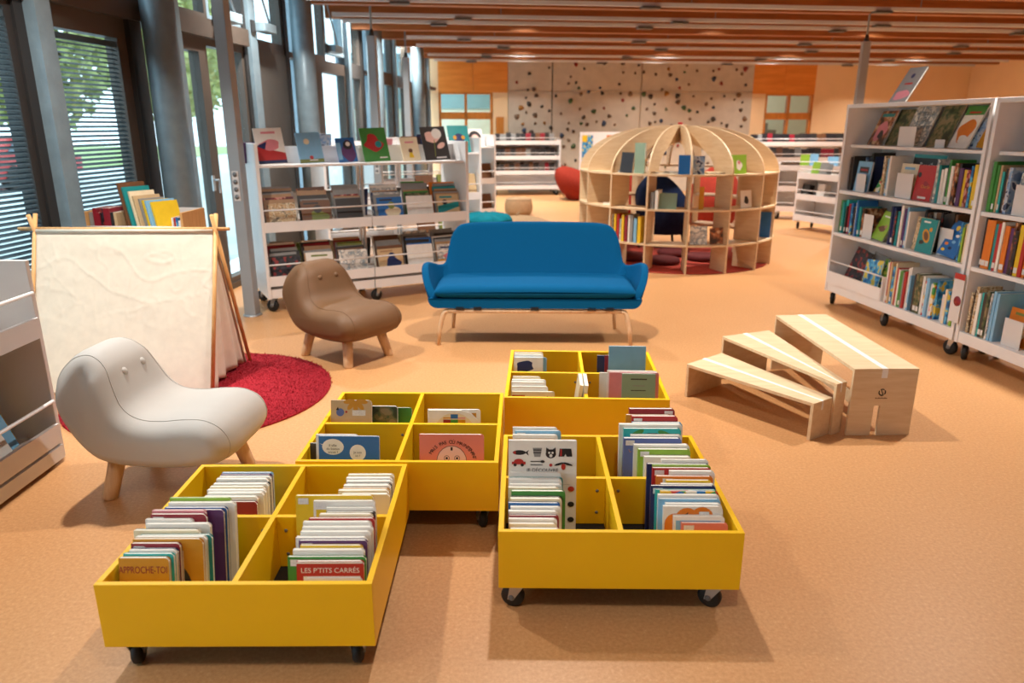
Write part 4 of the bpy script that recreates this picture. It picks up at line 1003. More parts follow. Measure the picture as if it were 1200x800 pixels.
stack('A', 'FR', [('white', .165, .180, .006, dict(plain=1)), ('red', .2, .222, .013, dict(d="red board book titled LES P'TITS CARRÉS", art=a_carres, dx=.008)), ('green', .235, .225, .012, dict(st=1, dx=.004)), ('white', .215, .234, .014, dict(d='white board book with blue PaPa lettering', art=a_papa, dx=.012)), ('yellow', .19, .236, .012, dict(st=1, dx=.02)), ('purple', .21, .24, .012, dict(st=1, dx=.008)), ('white', .22, .238, .016, dict(plain=1)), ('white', .218, .242, .016, dict(plain=1)), ('white', .22, .244, .016, dict(plain=1)), ('white', .215, .247, .014, dict(plain=1)), ('red', .21, .248, .012, dict(st=1)), ('cream', .17, .25, .014, dict(plain=1)), ('dark', .16, .246, .012, {}), ('white', .16, .25, .012, dict(plain=1)), ('white', .2, .262, .014, dict(st=1.0, dx=.012)), ('yellow', .255, .268, .014, dict(d='yellow board book with a black letter P', art=a_P, st=1, dx=.02))], 11, .004, True, dh=(-.008, .03), ts=1.2)
stack('A', 'BL', [('crimson', .19, .2, .014, dict(gen=11)), ('white', .19, .21, .02, dict(plain=1)), ('white', .2, .215, .02, dict(plain=1)), ('white', .21, .215, .02, dict(plain=1)), ('cream', .2, .218, .018, dict(plain=1)), ('white', .2, .22, .018, dict(plain=1)), ('dark', .2, .22, .01, {}), ('white', .19, .225, .02, dict(plain=1)), ('white', .19, .226, .016, dict(plain=1)), ('purple', .19, .228, .01, {}), ('sky', .19, .23, .012, dict(gen=5))], 9, .08, y0=.07, dh=(-.015, -.02))
stack('A', 'BR', [('cream', .17, .21, .02, dict(plain=1)), ('cream', .18, .215, .02, dict(plain=1)), ('ochre', .17, .216, .012, {}), ('white', .17, .22, .02, dict(plain=1)), ('dark', .165, .22, .01, {}), ('white', .17, .224, .02, dict(plain=1)), ('white', .17, .228, .02, dict(plain=1)), ('cream', .17, .232, .018, dict(plain=1))], 9, .004, True, y0=.09, dh=(-.01, -.02))
# front right bin (B)
stack('B', 'FL', [('white', .165, .2, .016, dict(plain=1)), ('cream', .16, .206, .016, dict(plain=1)), ('white', .165, .21, .014, dict(plain=1)), ('crimson', .17, .212, .01, {}), ('white', .17, .216, .016, dict(plain=1)), ('white', .175, .22, .014, dict(plain=1)), ('blue', .18, .224, .012, dict(st=1)), ('cream', .18, .228, .016, dict(plain=1)), ('dark', .18, .226, .008, {}), ('green', .19, .236, .016, dict(dx=.012)), ('cream', .18, .238, .014, dict(plain=1)), ('white', .185, .24, .016, {}), ('white', .19, .244, .018, dict(plain=1)), ('teal', .19, .24, .01, {}), ('white', .185, .25, .016, dict(plain=1)), ('white', .248, .36, .014, dict(d='large white picture book of red and black icons', mat=PAL['white'], art=a_imagier, dx=.0, rc=.004))], 8, .002, dh=(-.03, .006), ts=1.15)
stack('B', 'BL', [('white', .17, .205, .016, dict(plain=1)), ('white', .175, .21, .016, dict(st=1)), ('olive', .19, .214, .008, {}), ('white', .17, .216, .016, dict(st=1, plain=1)), ('turquoise', .165, .222, .012, dict(st=1)), ('white', .17, .226, .016, dict(plain=1)), ('ochre', .175, .232, .01, {}), ('white', .18, .24, .018, dict(plain=1)), ('sky', .185, .246, .014, dict(st=1)), ('white', .18, .25, .012, dict(plain=1))], 8, .012, y0=.05, dh=(.01, .045))
stack('B', 'FR', [('salmon', .155, .212, .012, dict(d='salmon board book with yellow title', st=1, dx=.01)), ('white', .17, .224, .016, dict(dx=.018)), ('white', .2, .248, .012, dict(d='board book with a scalloped orange cat', art=a_cloud, dx=.02, rc=.016)), ('white', .19, .246, .016, dict(plain=1, dx=.02)), ('sky', .21, .252, .012, dict(dx=.02)), ('white', .21, .256, .014, dict(gen=9, dx=.02)), ('colourful', .2, .26, .01, dict(dx=.02)), ('turquoise', .215, .256, .01, dict(dx=.02)), ('navy', .225, .262, .012, dict(st=1, dx=.024)), ('white', .19, .258, .014, dict(dx=.02)), ('yellow', .16, .262, .014, dict(st=1, dx=.03)), ('orange', .2, .266, .014, dict(st=1.1, dx=.022)), ('white', .16, .275, .016, dict(plain=1, dx=.012)), ('red', .21, .276, .014, dict(st=1, dx=.02)), ('lime', .21, .278, .008, dict(dx=.018)), ('navy', .225, .274, .014, dict(dx=.02)), ('white', .17, .28, .012, dict(plain=1, dx=.02))], 8, .0, True, y0=.02, dh=(-.02, .02), ts=1.1)
stack('B', 'BR', [('white', .18, .235, .018, dict(plain=1, dx=.05)), ('lime', .2, .25, .014, dict(st=1, dx=.05)), ('white', .215, .255, .016, dict(plain=1, dx=.048)), ('slate', .225, .268, .014, dict(d='slate blue board book with orange lettering', art=a_leu, st=1, dx=.075)), ('white', .2, .27, .012, dict(dx=.07)), ('turquoise', .225, .285, .012, dict(d='turquoise board book with green leaves', art=a_green, dx=.07)), ('white', .25, .29, .016, dict(plain=1, dx=.06)), ('sky', .2, .285, .014, dict(dx=.055)), ('red', .185, .30, .014, dict(st=1, dx=.07)), ('ochre', .185, .295, .01, dict(dx=.09)), ('crimson', .185, .31, .014, dict(st=2, dx=.075))], 7, .0, True, y0=.015, dh=(.015, .045), ts=1.5)
# middle left bin (C)
stack('C', 'FL', [('blue', .245, .262, .014, dict(d='blue picture book with two speech bubbles', art=a_bubbles, dx=.045, rc=.006)), ('white', .17, .262, .014, dict(dx=.03, plain=1))], 10, .0, y0=.03)
stack('C', 'FL', [('dark', .14, .215, .012, dict(d='dark board book with blue scene', dx=.004, gen=3))], 4, .0, y0=.002)[0].matrix_basis = FBIN['C'] @ Tr(-.305, .105, Z_BIN + .002) @ Rx(-.12)
stack('C', 'FR', [('salmon', .262, .262, .016, dict(d='salmon pink board book with curved MAIS PAS title', art=a_pink, dx=.058, rc=.014)), ('sky', .2, .25, .014, dict(dx=.085, plain=1))], 11, .0, y0=.05)
stack('C', 'BL', [('beige', .185, .275, .014, dict(d='beige board book with ochre flower and label', art=a_flower, dx=.0, rc=.016))], 14, .0, y0=.004)
book('pale green board book beside the beige flower book, middle left bin', 'board books in the yellow bins', ILL['forest green'], .14, .225, .02, FBIN['C'] @ Tr(-.15, .47, Z_BIN + .006) @ Rx(-.2))
book('dark green board book nearest centre divider, middle left bin', 'board books in the yellow bins', PAL['green'], .13, .205, .014, FBIN['C'] @ Tr(-.085, .505, Z_BIN + .006) @ Rx(-.2))
stack('C', 'BR', [('white', .235, .226, .016, dict(d='round-topped board book of multicoloured patchwork squares', art=a_patch, dx=.05, rc=.09)), ('white', .24, .224, .014, dict(d='blue and white board book behind the patchwork one', dx=.045, gen=6))], 9, .0, y0=.03)
# rear bin (D)
stack('D', 'FL', [('cream', .21, .2, .016, dict(d='cream board book with red corner', art=a_story)), ('white', .18, .22, .016, dict(d='white board book with blue hills', art=a_hills)), ('white', .17, .236, .02, dict(plain=1)), ('white', .17, .24, .02, dict(plain=1)), ('cream', .14, .25, .016, dict(plain=1))], 9, .0, y0=.02)
stack('D', 'BL', [('white', .16, .24, .012, dict(d='white picture book with dark blue swirl', art=a_bluewh, dx=.002, rc=.004)), ('sky', .18, .238, .01, dict(dx=.002)), ('white', .16, .25, .016, dict(plain=1, dx=.002)), ('cream', .16, .256, .016, dict(plain=1, dx=.002))], 10, .0, y0=.06)
stack('D', 'FR', [('sage', .165, .285, .012, dict(d='sage green picture book back cover', art=a_sage, dx=.03, rc=.004)), ('pink', .245, .287, .014, dict(dx=.012, rc=.008)), ('white', .25, .29, .014, dict(plain=1, dx=.016))], 8, .0, True, y0=.06)
stack('D', 'FR', [('white', .2, .262, .012, dict(plain=1, dx=.1))], 8, .0, True, y0=.14)
stack('D', 'BR', [('sky', .2, .315, .014, dict(d='tall pale blue picture book with white label', dx=.03, rc=.004)), ('crimson', .2, .26, .01, dict(dx=.05)), ('navy', .22, .255, .012, dict(dx=.07))], 7, .0, True, y0=.05)
for k in range(2): book(['cream board book leaning on the centre divider of rear bin', 'white board book leaning beside centre divider of rear bin'][k], 'board books in the yellow bins', PAL[['cream', 'white'][k]], .2, .235, .018, FBIN['D'] @ Tr(-.05 + k*.024, .17, Z_BIN + .004) @ Rz(PI/2) @ Rx(-.16 if False else .12) , .02)
# ---------------------------------------------------------------- books on shelves
def name_of(mat):
    for k, v in PAL.items():
        if v is mat: return k
    for k, v in ILL.items():
        if v is mat: return k
    return 'plain'
def pick(r_, cols): c = r_.choice(cols); return (PAL.get(c) or ILL[c])
def spines(F, x0, x1, y, z, place, cols, hr, tr=(.012, .03), dr=(.17, .21), seed=1, grp='books on the right-hand bookcase', lean=0, start=0, pages=True):
    """upright books, spine to the front; local x to the right, y into the shelf"""
    r_ = random.Random(seed); x = x0; i = start
    while True:
        T = r_.uniform(*tr); H = r_.uniform(*hr); W = r_.uniform(*dr)
        if x + T > x1: break
        m = pick(r_, cols); yy = y + r_.uniform(0, .02)
        if r_.random() < .3: m = pick(r_, ['forest green', 'sea blue', 'autumn brown', 'pale grey', 'dusky blue', 'dark patterned', 'red patterned', 'beige patterned'])
        o = book('%s-spined book, %s from left on %s' % (name_of(m), ORD[i], place), grp, m, round(W, 2), round(H, 2), round(T, 3), F @ Tr(x + T/2, yy + W/2, z) @ Rz(PI/2) @ Rx(lean), 0, pages)
        if pages and T > .014 and r_.random() < .6: 
            ob('spine_label', me_spine(T), None, o, Tr(-W/2, 0, .02))
        x += T + .0015; i += 1
    return i
_ms = {}
def me_spine(T):
    k = round(T, 3)
    if k not in _ms: _ms[k] = me_of(bx(-.0006, 0, -k*.42, k*.42, 0, .035), 'spine_label'); _ms[k].materials.append(M_stick)
    return _ms[k]
def faceout(F, x, y, z, W, H, T, mat, label, grp, tilt=12, roll=0, art=None, gen=None, yaw=0, rc=0, pages=True):
    th = math.radians(tilt); lift = T/2*math.sin(th) + (W/2*math.sin(abs(math.radians(roll))))
    o = book(label, grp, mat, W, H, T, F @ Tr(x, y, z + lift) @ Rz(math.radians(yaw)) @ Rx(-th) @ Ry(math.radians(roll)), rc, pages)
    if art: art(o, W, H, T)
    if gen: generic_art(o, W, H, T, gen)
    return o
_be = None
def bookend(F, x, y, z, w_, h_, label, tilt=0):
    t = thing('bookend', label, 'bookend', F @ Tr(x, y, z), 'white bookends')
    ob('plate', bx(-w_/2, w_/2, 0, .003, 0, h_), M_offw, t, bevel=.001); ob('foot', bx(-w_/2, w_/2, .003, .09, 0, .002), M_offw, t)
GR = 'books on the right-hand bookcase'
S1, S2, S3, S4 = 1.416, 1.031, .661, .206
# top display row, farther section
def a_mag(o, W, H, T):
    A_ = Art(o, T); A_.rect(-W*.4, W*.4, H*.82, H*.92, PAL['teal']); A_.poly(wobble(8, 0, H*.4, W*.35, H*.28), PAL['pink']); A_.poly(wobble(9, W*.1, H*.3, W*.16, H*.14), PAL['dark']); A_.done()
def a_lettres(o, W, H, T):
    A_ = Art(o, T); A_.done()
    for i, s_ in enumerate(('le grand', 'LIVRE', 'des lettres')): A_.text(s_, .05, 0, H - .09 - i*.055, M_ink)
def a_fox(o, W, H, T): A_ = Art(o, T); A_.rect(-W*.5, W*.5, H*.78, H, PAL['green']); A_.rect(-W*.3, W*.3, H*.82, H*.86, PAL['red']); A_.poly(wobble(2, 0, H*.4, W*.4, H*.26), PAL['orange']); A_.poly(wobble(3, .02, H*.2, W*.3, H*.1), PAL['white']); A_.done()
def a_rept(o, W, H, T): A_ = Art(o, T); A_.rect(-W*.5, W*.5, H*.62, H*.92, PAL['black']); A_.poly(wobble(5, 0, H*.3, W*.3, H*.2), PAL['lime']); A_.done(); A_.text('Reptiles', .062, 0, H*.69, PAL['white'])
def a_turtle(o, W, H, T): A_ = Art(o, T); A_.disc(0, H*.5, W*.2, PAL['ochre'], W*.3, rot=.6); A_.disc(.0, H*.5, W*.13, PAL['brown'], W*.2, rot=.6); A_.disc(W*.2, H*.7, W*.09, PAL['ochre']); A_.poly(wobble(4, -W*.2, H*.3, W*.14, H*.07), PAL['dark']); A_.rect(-W*.3, W*.1, H*.88, H*.93, PAL['white']); A_.done()
def a_fish(o, W, H, T):
    A_ = Art(o, T); A_.disc(-W*.15, H*.8, W*.1, PAL['yellow']); A_.rect(0, W*.3, H*.72, H*.77, PAL['white'])
    for k in range(6): A_.disc(-W*.3 + (k*.31 % .6)*W, H*(.15 + .09*k), W*.1, PAL[['yellow', 'navy', 'orange', 'sky', 'yellow', 'white'][k]], W*.06)
    A_.done()
def a_lizard(o, W, H, T): A_ = Art(o, T); A_.poly(wobble(6, 0, H*.4, W*.3, H*.1), PAL['brown']); A_.disc(W*.2, H*.5, W*.1, PAL['tan']); A_.rect(-W*.3, W*.3, H*.8, H*.85, PAL['white']); A_.done()
def a_chat(o, W, H, T): A_ = Art(o, T); A_.disc(-W*.35, H*.72, W*.1, PAL['dark']); A_.poly(wobble(3, W*.1, H*.45, W*.16, H*.1), PAL['crimson']); A_.rect(-W*.2, W*.25, H*.06, H*.12, M_stick); A_.done(); A_.text('Charlie', .034, .02, H*.36, PAL['ochre'])
def a_dolph(o, W, H, T): A_ = Art(o, T); A_.rect(-W*.32, W*.32, H*.62, H*.82, PAL['dark']); A_.poly(wobble(7, 0, H*.3, W*.3, H*.12), PAL['navy']); A_.rect(-W*.24, W*.24, H*.69, H*.75, PAL['red']); A_.done()
top = [(.25, .24, .31, 'autumn brown', 'dark magazine with teal and pink cover, leftmost on top display shelf', a_mag), (.47, .22, .32, 'forest green', 'forest green picture book beside the leftmost magazine, top display shelf', None), (.72, .24, .36, 'pale grey', 'pale book with black hand lettering on top display shelf', a_lettres), (.97, .21, .34, 'forest green', 'grey-green animal book right of the white bookend, top display shelf', None), (1.22, .21, .33, 'white', 'book with orange fox and green top on display shelf', a_fox), (1.37, .16, .24, 'dusky blue', 'small blue-grey book beside the fox book, top display shelf', None), (1.5, .18, .28, 'ochre', 'ochre and white book at right end of top display shelf', None)]
for i, (x, W, H, c, lb, art) in enumerate(top):
    faceout(FR0, x, .135 + (.02 if i % 2 else 0), S1, W, H - .02, .012, PAL.get(c) or ILL[c], lb, GR, 22, 0 if i < 6 else 4, art, yaw=[-6, 0, 4, 0, -5, 0, 6][i])
bookend(FR0, .72, .085, S1, .2, .15, 'large white bookend on top display shelf of farther section'); bookend(FR0, 1.08, .1, S1, .1, .06, 'small white bookend beside the fox book')
# second row
P2 = 'second shelf of right-hand bookcase'
n = spines(FR0, .04, .12, .06, S2, P2, ['yellow', 'navy', 'dark'], (.25, .31), seed=3, start=0)
n = spines(FR0, .12, .26, .16, S2, P2, ['navy', 'blue', 'dark', 'black'], (.28, .32), dr=(.18, .2), seed=4, start=n)
faceout(FR0, .225, .08, S2, .2, .25, .014, PAL['sky'], 'light blue book with dolphin title behind a bookend, second shelf', GR, 6, 0, a_dolph); bookend(FR0, .26, .05, S2, .13, .15, 'white bookend at the left of second shelf')
faceout(FR0, .47, .10, S2, .17, .27, .012, ILL['colourful'], 'colourful tilted comic cover near the left of second shelf', GR, 22, 5)
n = spines(FR0, .565, .66, .03, S2, P2, ['sky', 'turquoise', 'white', 'sky'], (.28, .32), seed=6, start=n)
faceout(FR0, .90, .16, S2, .36, .33, .016, PAL['teal'], 'teal book titled Reptiles standing behind others on second shelf', GR, 5, 0, a_rept)
faceout(FR0, .80, .085, S2, .2, .26, .012, PAL['cream'], 'cream and red booklet behind a bookend on second shelf', GR, 5, 0, gen=14); bookend(FR0, .83, .045, S2, .19, .19, 'large white bookend in the middle of second shelf')
faceout(FR0, 1.03, .06, S2, .2, .26, .014, PAL['red'], 'red picture book facing out on second shelf', GR, 6, 0, a_chat)
spines(FR0, 1.16, 1.60, .05, S2, P2, ['purple', 'black', 'yellow', 'green', 'blue', 'sky', 'white', 'dark', 'black', 'teal'], (.24, .31), (.018, .034), seed=8, start=n)
# third row
P3 = 'third shelf of right-hand bookcase'
n = spines(FR0, .04, .38, .03, S3, P3, ['black', 'blue', 'teal', 'crimson', 'white', 'sky', 'turquoise', 'green'], (.24, .31), (.016, .034), seed=11)
bookend(FR0, .44, .05, S3, .13, .2, 'white bookend left of the green lizard book')
faceout(FR0, .57, .06, S3, .16, .24, .012, PAL['lime'], 'bright green lizard book tilted on third shelf', GR, 22, 5, a_lizard)
n = spines(FR0, .74, .98, .03, S3, P3, ['blue', 'navy', 'sky', 'purple', 'white', 'blue', 'teal'], (.26, .32), (.014, .03), seed=12, start=n)
n = spines(FR0, .99, 1.35, .13, S3, P3, ['navy', 'dark', 'brown', 'black', 'teal'], (.27, .31), (.02, .04), seed=13, start=n)
faceout(FR0, 1.07, .075, S3, .16, .25, .014, ILL['beige patterned'], 'beige animal book beside the turtle book', GR, 6, 0); faceout(FR0, 1.16, .045, S3, .18, .25, .014, PAL['teal'], 'teal turtle book facing out on third shelf', GR, 6, 0, a_turtle)
faceout(FR0, 1.38, .06, S3, .19, .26, .012, PAL['blue'], 'blue fish book tilted on third shelf', GR, 22, 6, a_fish); bookend(FR0, 1.30, .1, S3, .14, .2, 'white bookend behind the blue fish book')
spines(FR0, 1.52, 1.615, .03, S3, P3, ['cream', 'beige', 'red', 'lime', 'dark'], (.22, .29), (.012, .02), seed=14, start=n)
# bottom row
P4 = 'bottom shelf of right-hand bookcase'
faceout(FR0, .22, .10, S4, .24, .32, .008, ILL['dark patterned'], 'dark magazine behind the guard rail, bottom shelf left', GR, 16, 8); faceout(FR0, .42, .15, S4, .22, .31, .008, PAL['grey'], 'grey magazine behind the guard rail on bottom shelf', GR, 14, 6)
faceout(FR0, .53, .07, S4, .22, .28, .01, ILL['sea blue'], 'blue nature magazine behind the guard rail, bottom shelf', GR, 12, -4); faceout(FR0, .66, .11, S4, .2, .3, .008, ILL['meadow green'], 'green nature magazine behind the guard rail, bottom shelf', GR, 12, 3)
n = spines(FR0, .82, 1.12, .02, S4, P4, ['beige', 'orange', 'cream', 'sky', 'white', 'green', 'red', 'grey'], (.27, .33), (.012, .024), seed=17)
n = spines(FR0, 1.12, 1.42, .025, S4, P4, ['dark', 'black', 'brown', 'forest green', 'green', 'white', 'sky', 'colourful'], (.24, .3), (.016, .034), seed=18, start=n)
bookend(FR0, 1.46, .05, S4, .05, .2, 'white bookend on the bottom shelf of farther section')
n = spines(FR0, 1.49, 1.61, .02, S4, P4, ['lime', 'yellow', 'white', 'blue', 'cream'], (.2, .26), (.014, .024), seed=19, start=n)
# nearer section
PB = lambda k: '%s shelf of nearer right bookcase section' % k
faceout(FR1, .24, .14, S1, .24, .31, .012, ILL['pink and white'], 'pink magazine on top display shelf at right picture edge', GR, 18, 10)
n = spines(FR1, .05, .22, .02, S2, PB('second'), ['green', 'turquoise', 'lime', 'white', 'beige', 'dark'], (.26, .32), (.014, .03), seed=23)
n = spines(FR1, .22, .5, .11, S2, PB('second'), ['olive', 'cream', 'green', 'purple', 'dark'], (.28, .33), (.02, .04), seed=24, start=n)
faceout(FR1, .33, .06, S2, .2, .26, .012, ILL['pale grey'], 'pale patterned book behind a bookend, second shelf nearer section', GR, 5); bookend(FR1, .34, .03, S2, .18, .19, 'white bookend on second shelf of nearer section')
spines(FR1, .05, .5, .02, S3, PB('third'), ['crimson', 'red', 'white', 'black', 'sky', 'red', 'purple', 'blue', 'yellow', 'orange', 'teal'], (.27, .33), (.018, .04), seed=25)
n = spines(FR1, .05, .32, .02, S4, PB('bottom'), ['white', 'dark', 'sky', 'turquoise', 'teal', 'blue', 'black'], (.27, .33), (.012, .026), seed=26)
faceout(FR1, .46, .17, S4, .26, .3, .012, PAL['lime'], 'lime green book at back of bottom shelf, right picture edge', GR, 6, 0, None, 31); faceout(FR1, .41, .10, S4, .2, .24, .012, PAL['orange'], 'orange book facing out on bottom shelf, right picture edge', GR, 6, 0, None, 32); bookend(FR1, .42, .05, S4, .15, .18, 'white bookend before the orange book on bottom shelf')
# magazine standing on top of the bookcase
faceout(FR0, .52, .10, 1.746, .21, .30, .012, PAL['grey'], 'pink and grey magazine standing on top of right-hand bookcase', GR, 30, 0, lambda o, W, H, T: (lambda A_: (A_.poly(wobble(4, 0, H*.2, W*.4, H*.15), PAL['pink']), A_.rect(-W*.2, W*.25, H*.5, H*.55, PAL['red']), A_.disc(0, H*.75, W*.1, PAL['navy']), A_.done()))(Art(o, T)))
# ---------------------------------------------------------------- display shelf with face-out books (left)
GL = 'books on the white display shelf'
FCOL = [['beige patterned', 'pale grey', 'tan', 'red patterned'], ['brown', 'autumn brown', 'salmon', 'dark', 'grey'], ['dark', 'red patterned', 'crimson', 'brown', 'grey'], ['blue', 'pale grey', 'navy', 'dusky blue', 'olive'], ['white', 'forest green', 'beige patterned', 'dark', 'green'], ['beige', 'blue', 'orange', 'teal', 'brown']]  # dark, brownish covers: shade inside the trays is put into their colours
FCOL2 = [['dark patterned', 'dark', 'crimson', 'grey'], ['white', 'crimson', 'green', 'brown', 'grey'], ['pale grey', 'white', 'crimson', 'olive', 'grey'], ['beige', 'olive', 'white', 'grey', 'brown'], ['white', 'blue', 'grey', 'pale grey', 'brown'], ['pale grey', 'white', 'dark', 'green', 'grey']]
rg = random.Random(77)
TW = ('upper', 'lower')
for ti, zb in enumerate((.70, .235)):
    for si in range(6):
        xc = .03 + .165 + (si % 3) * .295 + (si // 3) * .965; cols = (FCOL, FCOL2)[ti][si]; th = math.radians(17); y = .045
        for k in range(9):
            T = rg.choice([.010, .012, .016]); H = .215 + .012*k + rg.uniform(-.012, .012); W = rg.uniform(.22, .265); c = cols[0] if k == 0 else rg.choice(cols[1:] + ['tan', 'grey', 'brown', 'dark', 'white'][:2 + k % 4])
            y += T/2/math.cos(th); m = PAL.get(c) or ILL[c]
            o = faceout(FG1, xc + rg.uniform(-.012, .012), y, zb + .02 + (y - .022)*.2, round(W, 2), round(H, 2), T, m, '%s book, %s from front of %s stack, %s tray of display shelf' % (name_of(m), ORD[k], ORD[si], TW[ti]), GL, 17, rg.uniform(-1.5, 1.5), None, 100 + ti*50 + si*7 if k == 0 and si % 2 else None)
            y += T/2/math.cos(th) + .001
    # backs of the books on the far side of the shelf
    for si in range(5):
        FGb = FG1 @ Tr(.32 + si*.33, .6, 0) @ Rz(PI)
        for k in range(1):
            m = pick(rg, ['navy', 'beige', 'olive', 'white', 'grey', 'dark'])
            faceout(FGb, 0, .05 + k*.022, zb + .03, .22, .27, .012, m, '%s book, far side of display shelf, %s tray, stack %s, %s' % (name_of(m), TW[ti], ORD[si], ORD[k]), GL, 15)
def a_horse(o, W, H, T): A_ = Art(o, T); A_.poly([(-W*.5, 0), (W*.5, 0), (W*.5, H*.28), (-W*.5, H*.5)], PAL['red']); A_.poly(wobble(6, 0, H*.52, W*.36, H*.14), PAL['pink']); A_.poly([(-W*.5, H*.5), (-W*.1, H*.62), (-W*.2, H*.4)], PAL['navy']); A_.rect(-W*.5, W*.5, 0, H*.09, PAL['navy']); A_.rect(-W*.25, W*.25, H*.84, H*.9, PAL['pink']); A_.done()
def a_skyb(o, W, H, T): A_ = Art(o, T); A_.rect(-W*.5, W*.5, 0, H*.12, PAL['olive']); A_.disc(-.02, H*.7, W*.12, PAL['cream']); A_.disc(0, H*.17, W*.08, PAL['red']); A_.rect(-W*.1, W*.25, H*.06, H*.1, M_stick); A_.done()
def a_ping(o, W, H, T): A_ = Art(o, T); A_.poly(wobble(5, W*.1, H*.45, W*.36, H*.4), PAL['purple']); A_.disc(W*.1, H*.7, W*.24, PAL['black']); A_.disc(W*.12, H*.74, W*.12, PAL['white']); A_.rect(-W*.5, -W*.28, H*.1, H*.8, PAL['sky']); A_.done()
def a_dragon(o, W, H, T): A_ = Art(o, T); A_.poly(wobble(12, -W*.05, H*.55, W*.34, H*.22, .3), PAL['red']); A_.disc(W*.14, H*.5, W*.13, PAL['teal']); A_.rect(W*.1, W*.4, H*.08, H*.12, M_stick); A_.done()
def a_kid(o, W, H, T): A_ = Art(o, T); A_.disc(0, H*.42, W*.12, PAL['brown']); A_.poly([(-W*.14, H*.12), (W*.14, H*.12), (W*.08, H*.34), (-W*.08, H*.34)], PAL['yellow']); A_.rect(-W*.25, W*.25, H*.75, H*.82, PAL['pink']); A_.done()
def a_bloom(o, W, H, T): A_ = Art(o, T); A_.poly(wobble(3, -W*.1, H*.68, W*.3, H*.16), PAL['pinkface']); A_.disc(W*.12, H*.78, W*.2, PAL['white']); A_.poly([(-W*.1, H*.1), (-W*.07, H*.1), (0, H*.6), (-W*.03, H*.6)], PAL['olive']); A_.disc(W*.22, H*.42, W*.18, PAL['pinkface'], W*.1, rot=.5); A_.rect(-W*.05, W*.35, H*.04, H*.08, M_stick); A_.done()
for i, (s_, W, H, c, art, lb) in enumerate(((.17, .235, .31, 'white', a_horse, 'white and red picture book, leftmost on top of display shelf'), (.50, .21, .27, 'sky', a_skyb, 'sky blue picture book on top of display shelf'), (.82, .17, .22, 'blue', a_ping, 'blue and black picture book with round face on display shelf'), (1.09, .24, .31, 'green', a_dragon, 'green picture book with red creature on top of display shelf'), (1.42, .17, .22, 'cream', a_kid, 'cream picture book with yellow child on display shelf top'), (1.68, .25, .32, 'grey', a_bloom, 'dark grey picture book with pink flowers on display shelf'))):
    faceout(FG1, s_, .13, 1.2565, W, H, .012, PAL[c] if c != 'grey' else PAL['dark'], lb, GL, 22, -2, art)
bookend(FG1, .985, .2, 1.2565, .1, .12, 'white bookend beside the green picture book, display shelf top')
for i, (s_, W, H, c) in enumerate(((.1, .3, .18, 'purple'), (.62, .24, .25, 'dusky blue'), (1.2, .24, .2, 'pink'), (1.5, .2, .22, 'brown'), (1.62, .12, .24, 'navy'))):
    faceout(FG1 @ Tr(s_, .6, 0) @ Rz(PI), 0, .18, 1.2565, W, H, .012, PAL.get(c) or ILL[c], '%s book peeking over the rear side of display shelf top' % c, GL, 14)
# books on the hidden display shelves behind
for FX, lb, s_ in ((FG2, 'second', 3), (FG3, 'third', 5)):
    for k in range(3):
        for zz, tn_ in ((.70, 'upper'), (.235, 'lower')):
            faceout(FX, 1.78 - k*.28, .06, zz + .035, .22, .27, .04, PAL[['dark', 'grey', 'navy', 'beige', 'olive', 'brown'][(k + s_) % 6]], '%s book on %s tray of %s display shelf, %s from its end' % (['dark', 'grey', 'navy', 'beige', 'olive', 'brown'][(k + s_) % 6], tn_, lb, ORD[k]), 'books on rear display shelves', 17)
def a_mask(o, W, H, T): A_ = Art(o, T); A_.disc(0, H*.5, W*.25, PAL['navy']); A_.disc(-W*.2, H*.55, W*.09, PAL['ochre']); A_.disc(W*.2, H*.55, W*.09, PAL['ochre']); A_.done()
def a_face(o, W, H, T): A_ = Art(o, T); A_.disc(0, H*.5, W*.42, PAL['black']); A_.disc(0, H*.45, W*.25, PAL['pinkface']); A_.done()
faceout(FG2, 1.72, .13, 1.2565, .27, .33, .012, PAL['teal'], 'teal picture book with dark round motif on second display shelf', 'books on rear display shelves', 20, 0, a_mask)
faceout(FG3, 1.66, .13, 1.2565, .26, .27, .012, PAL['white'], 'white book with round black-haired face on third display shelf', 'books on rear display shelves', 20, 0, a_face)
# ---------------------------------------------------------------- left low shelf, crate
def a_heart(o, W, H, T): A_ = Art(o, T); A_.rect(-W*.5, W*.5, H*.0, H*.45, PAL['white']); A_.disc(-.025, H*.3, .03, PAL['navy']); A_.disc(.025, H*.3, .03, PAL['navy']); A_.poly([(-.054, H*.28), (.054, H*.28), (0, H*.08)], PAL['navy']); A_.done()
faceout(FL0, .78, .06, .116, .22, .26, .014, PAL['sky'], 'light blue book with dark heart in low shelf at left edge', 'books on the left low shelf', 18, -8, a_heart); faceout(FL0, .90, .12, .116, .22, .26, .014, PAL['sky'], 'pale blue book behind the heart book, left low shelf', 'books on the left low shelf', 18, -4); faceout(FL0, .98, .18, .116, .2, .28, .014, PAL['yellow'], 'yellow book at the back of left low shelf', 'books on the left low shelf', 18, -4); faceout(FL0, .62, .08, .116, .2, .26, .014, PAL['navy'], 'navy book in lower tray of left low shelf', 'books on the left low shelf', 18, 0)
faceout(FL0, .80, .08, .646, .22, .24, .014, ILL['pale grey'], 'white patterned book in the upper tray of left low shelf', 'books on the left low shelf', 18, -12, None, 45)
GC = 'books in the crate by the window'
n = spines(FCr, -.335, -.12, -.12, .801, 'wooden crate by the window', ['dark', 'crimson', 'pink', 'grey', 'black', 'beige'], (.18, .24), (.02, .035), seed=41, grp=GC)
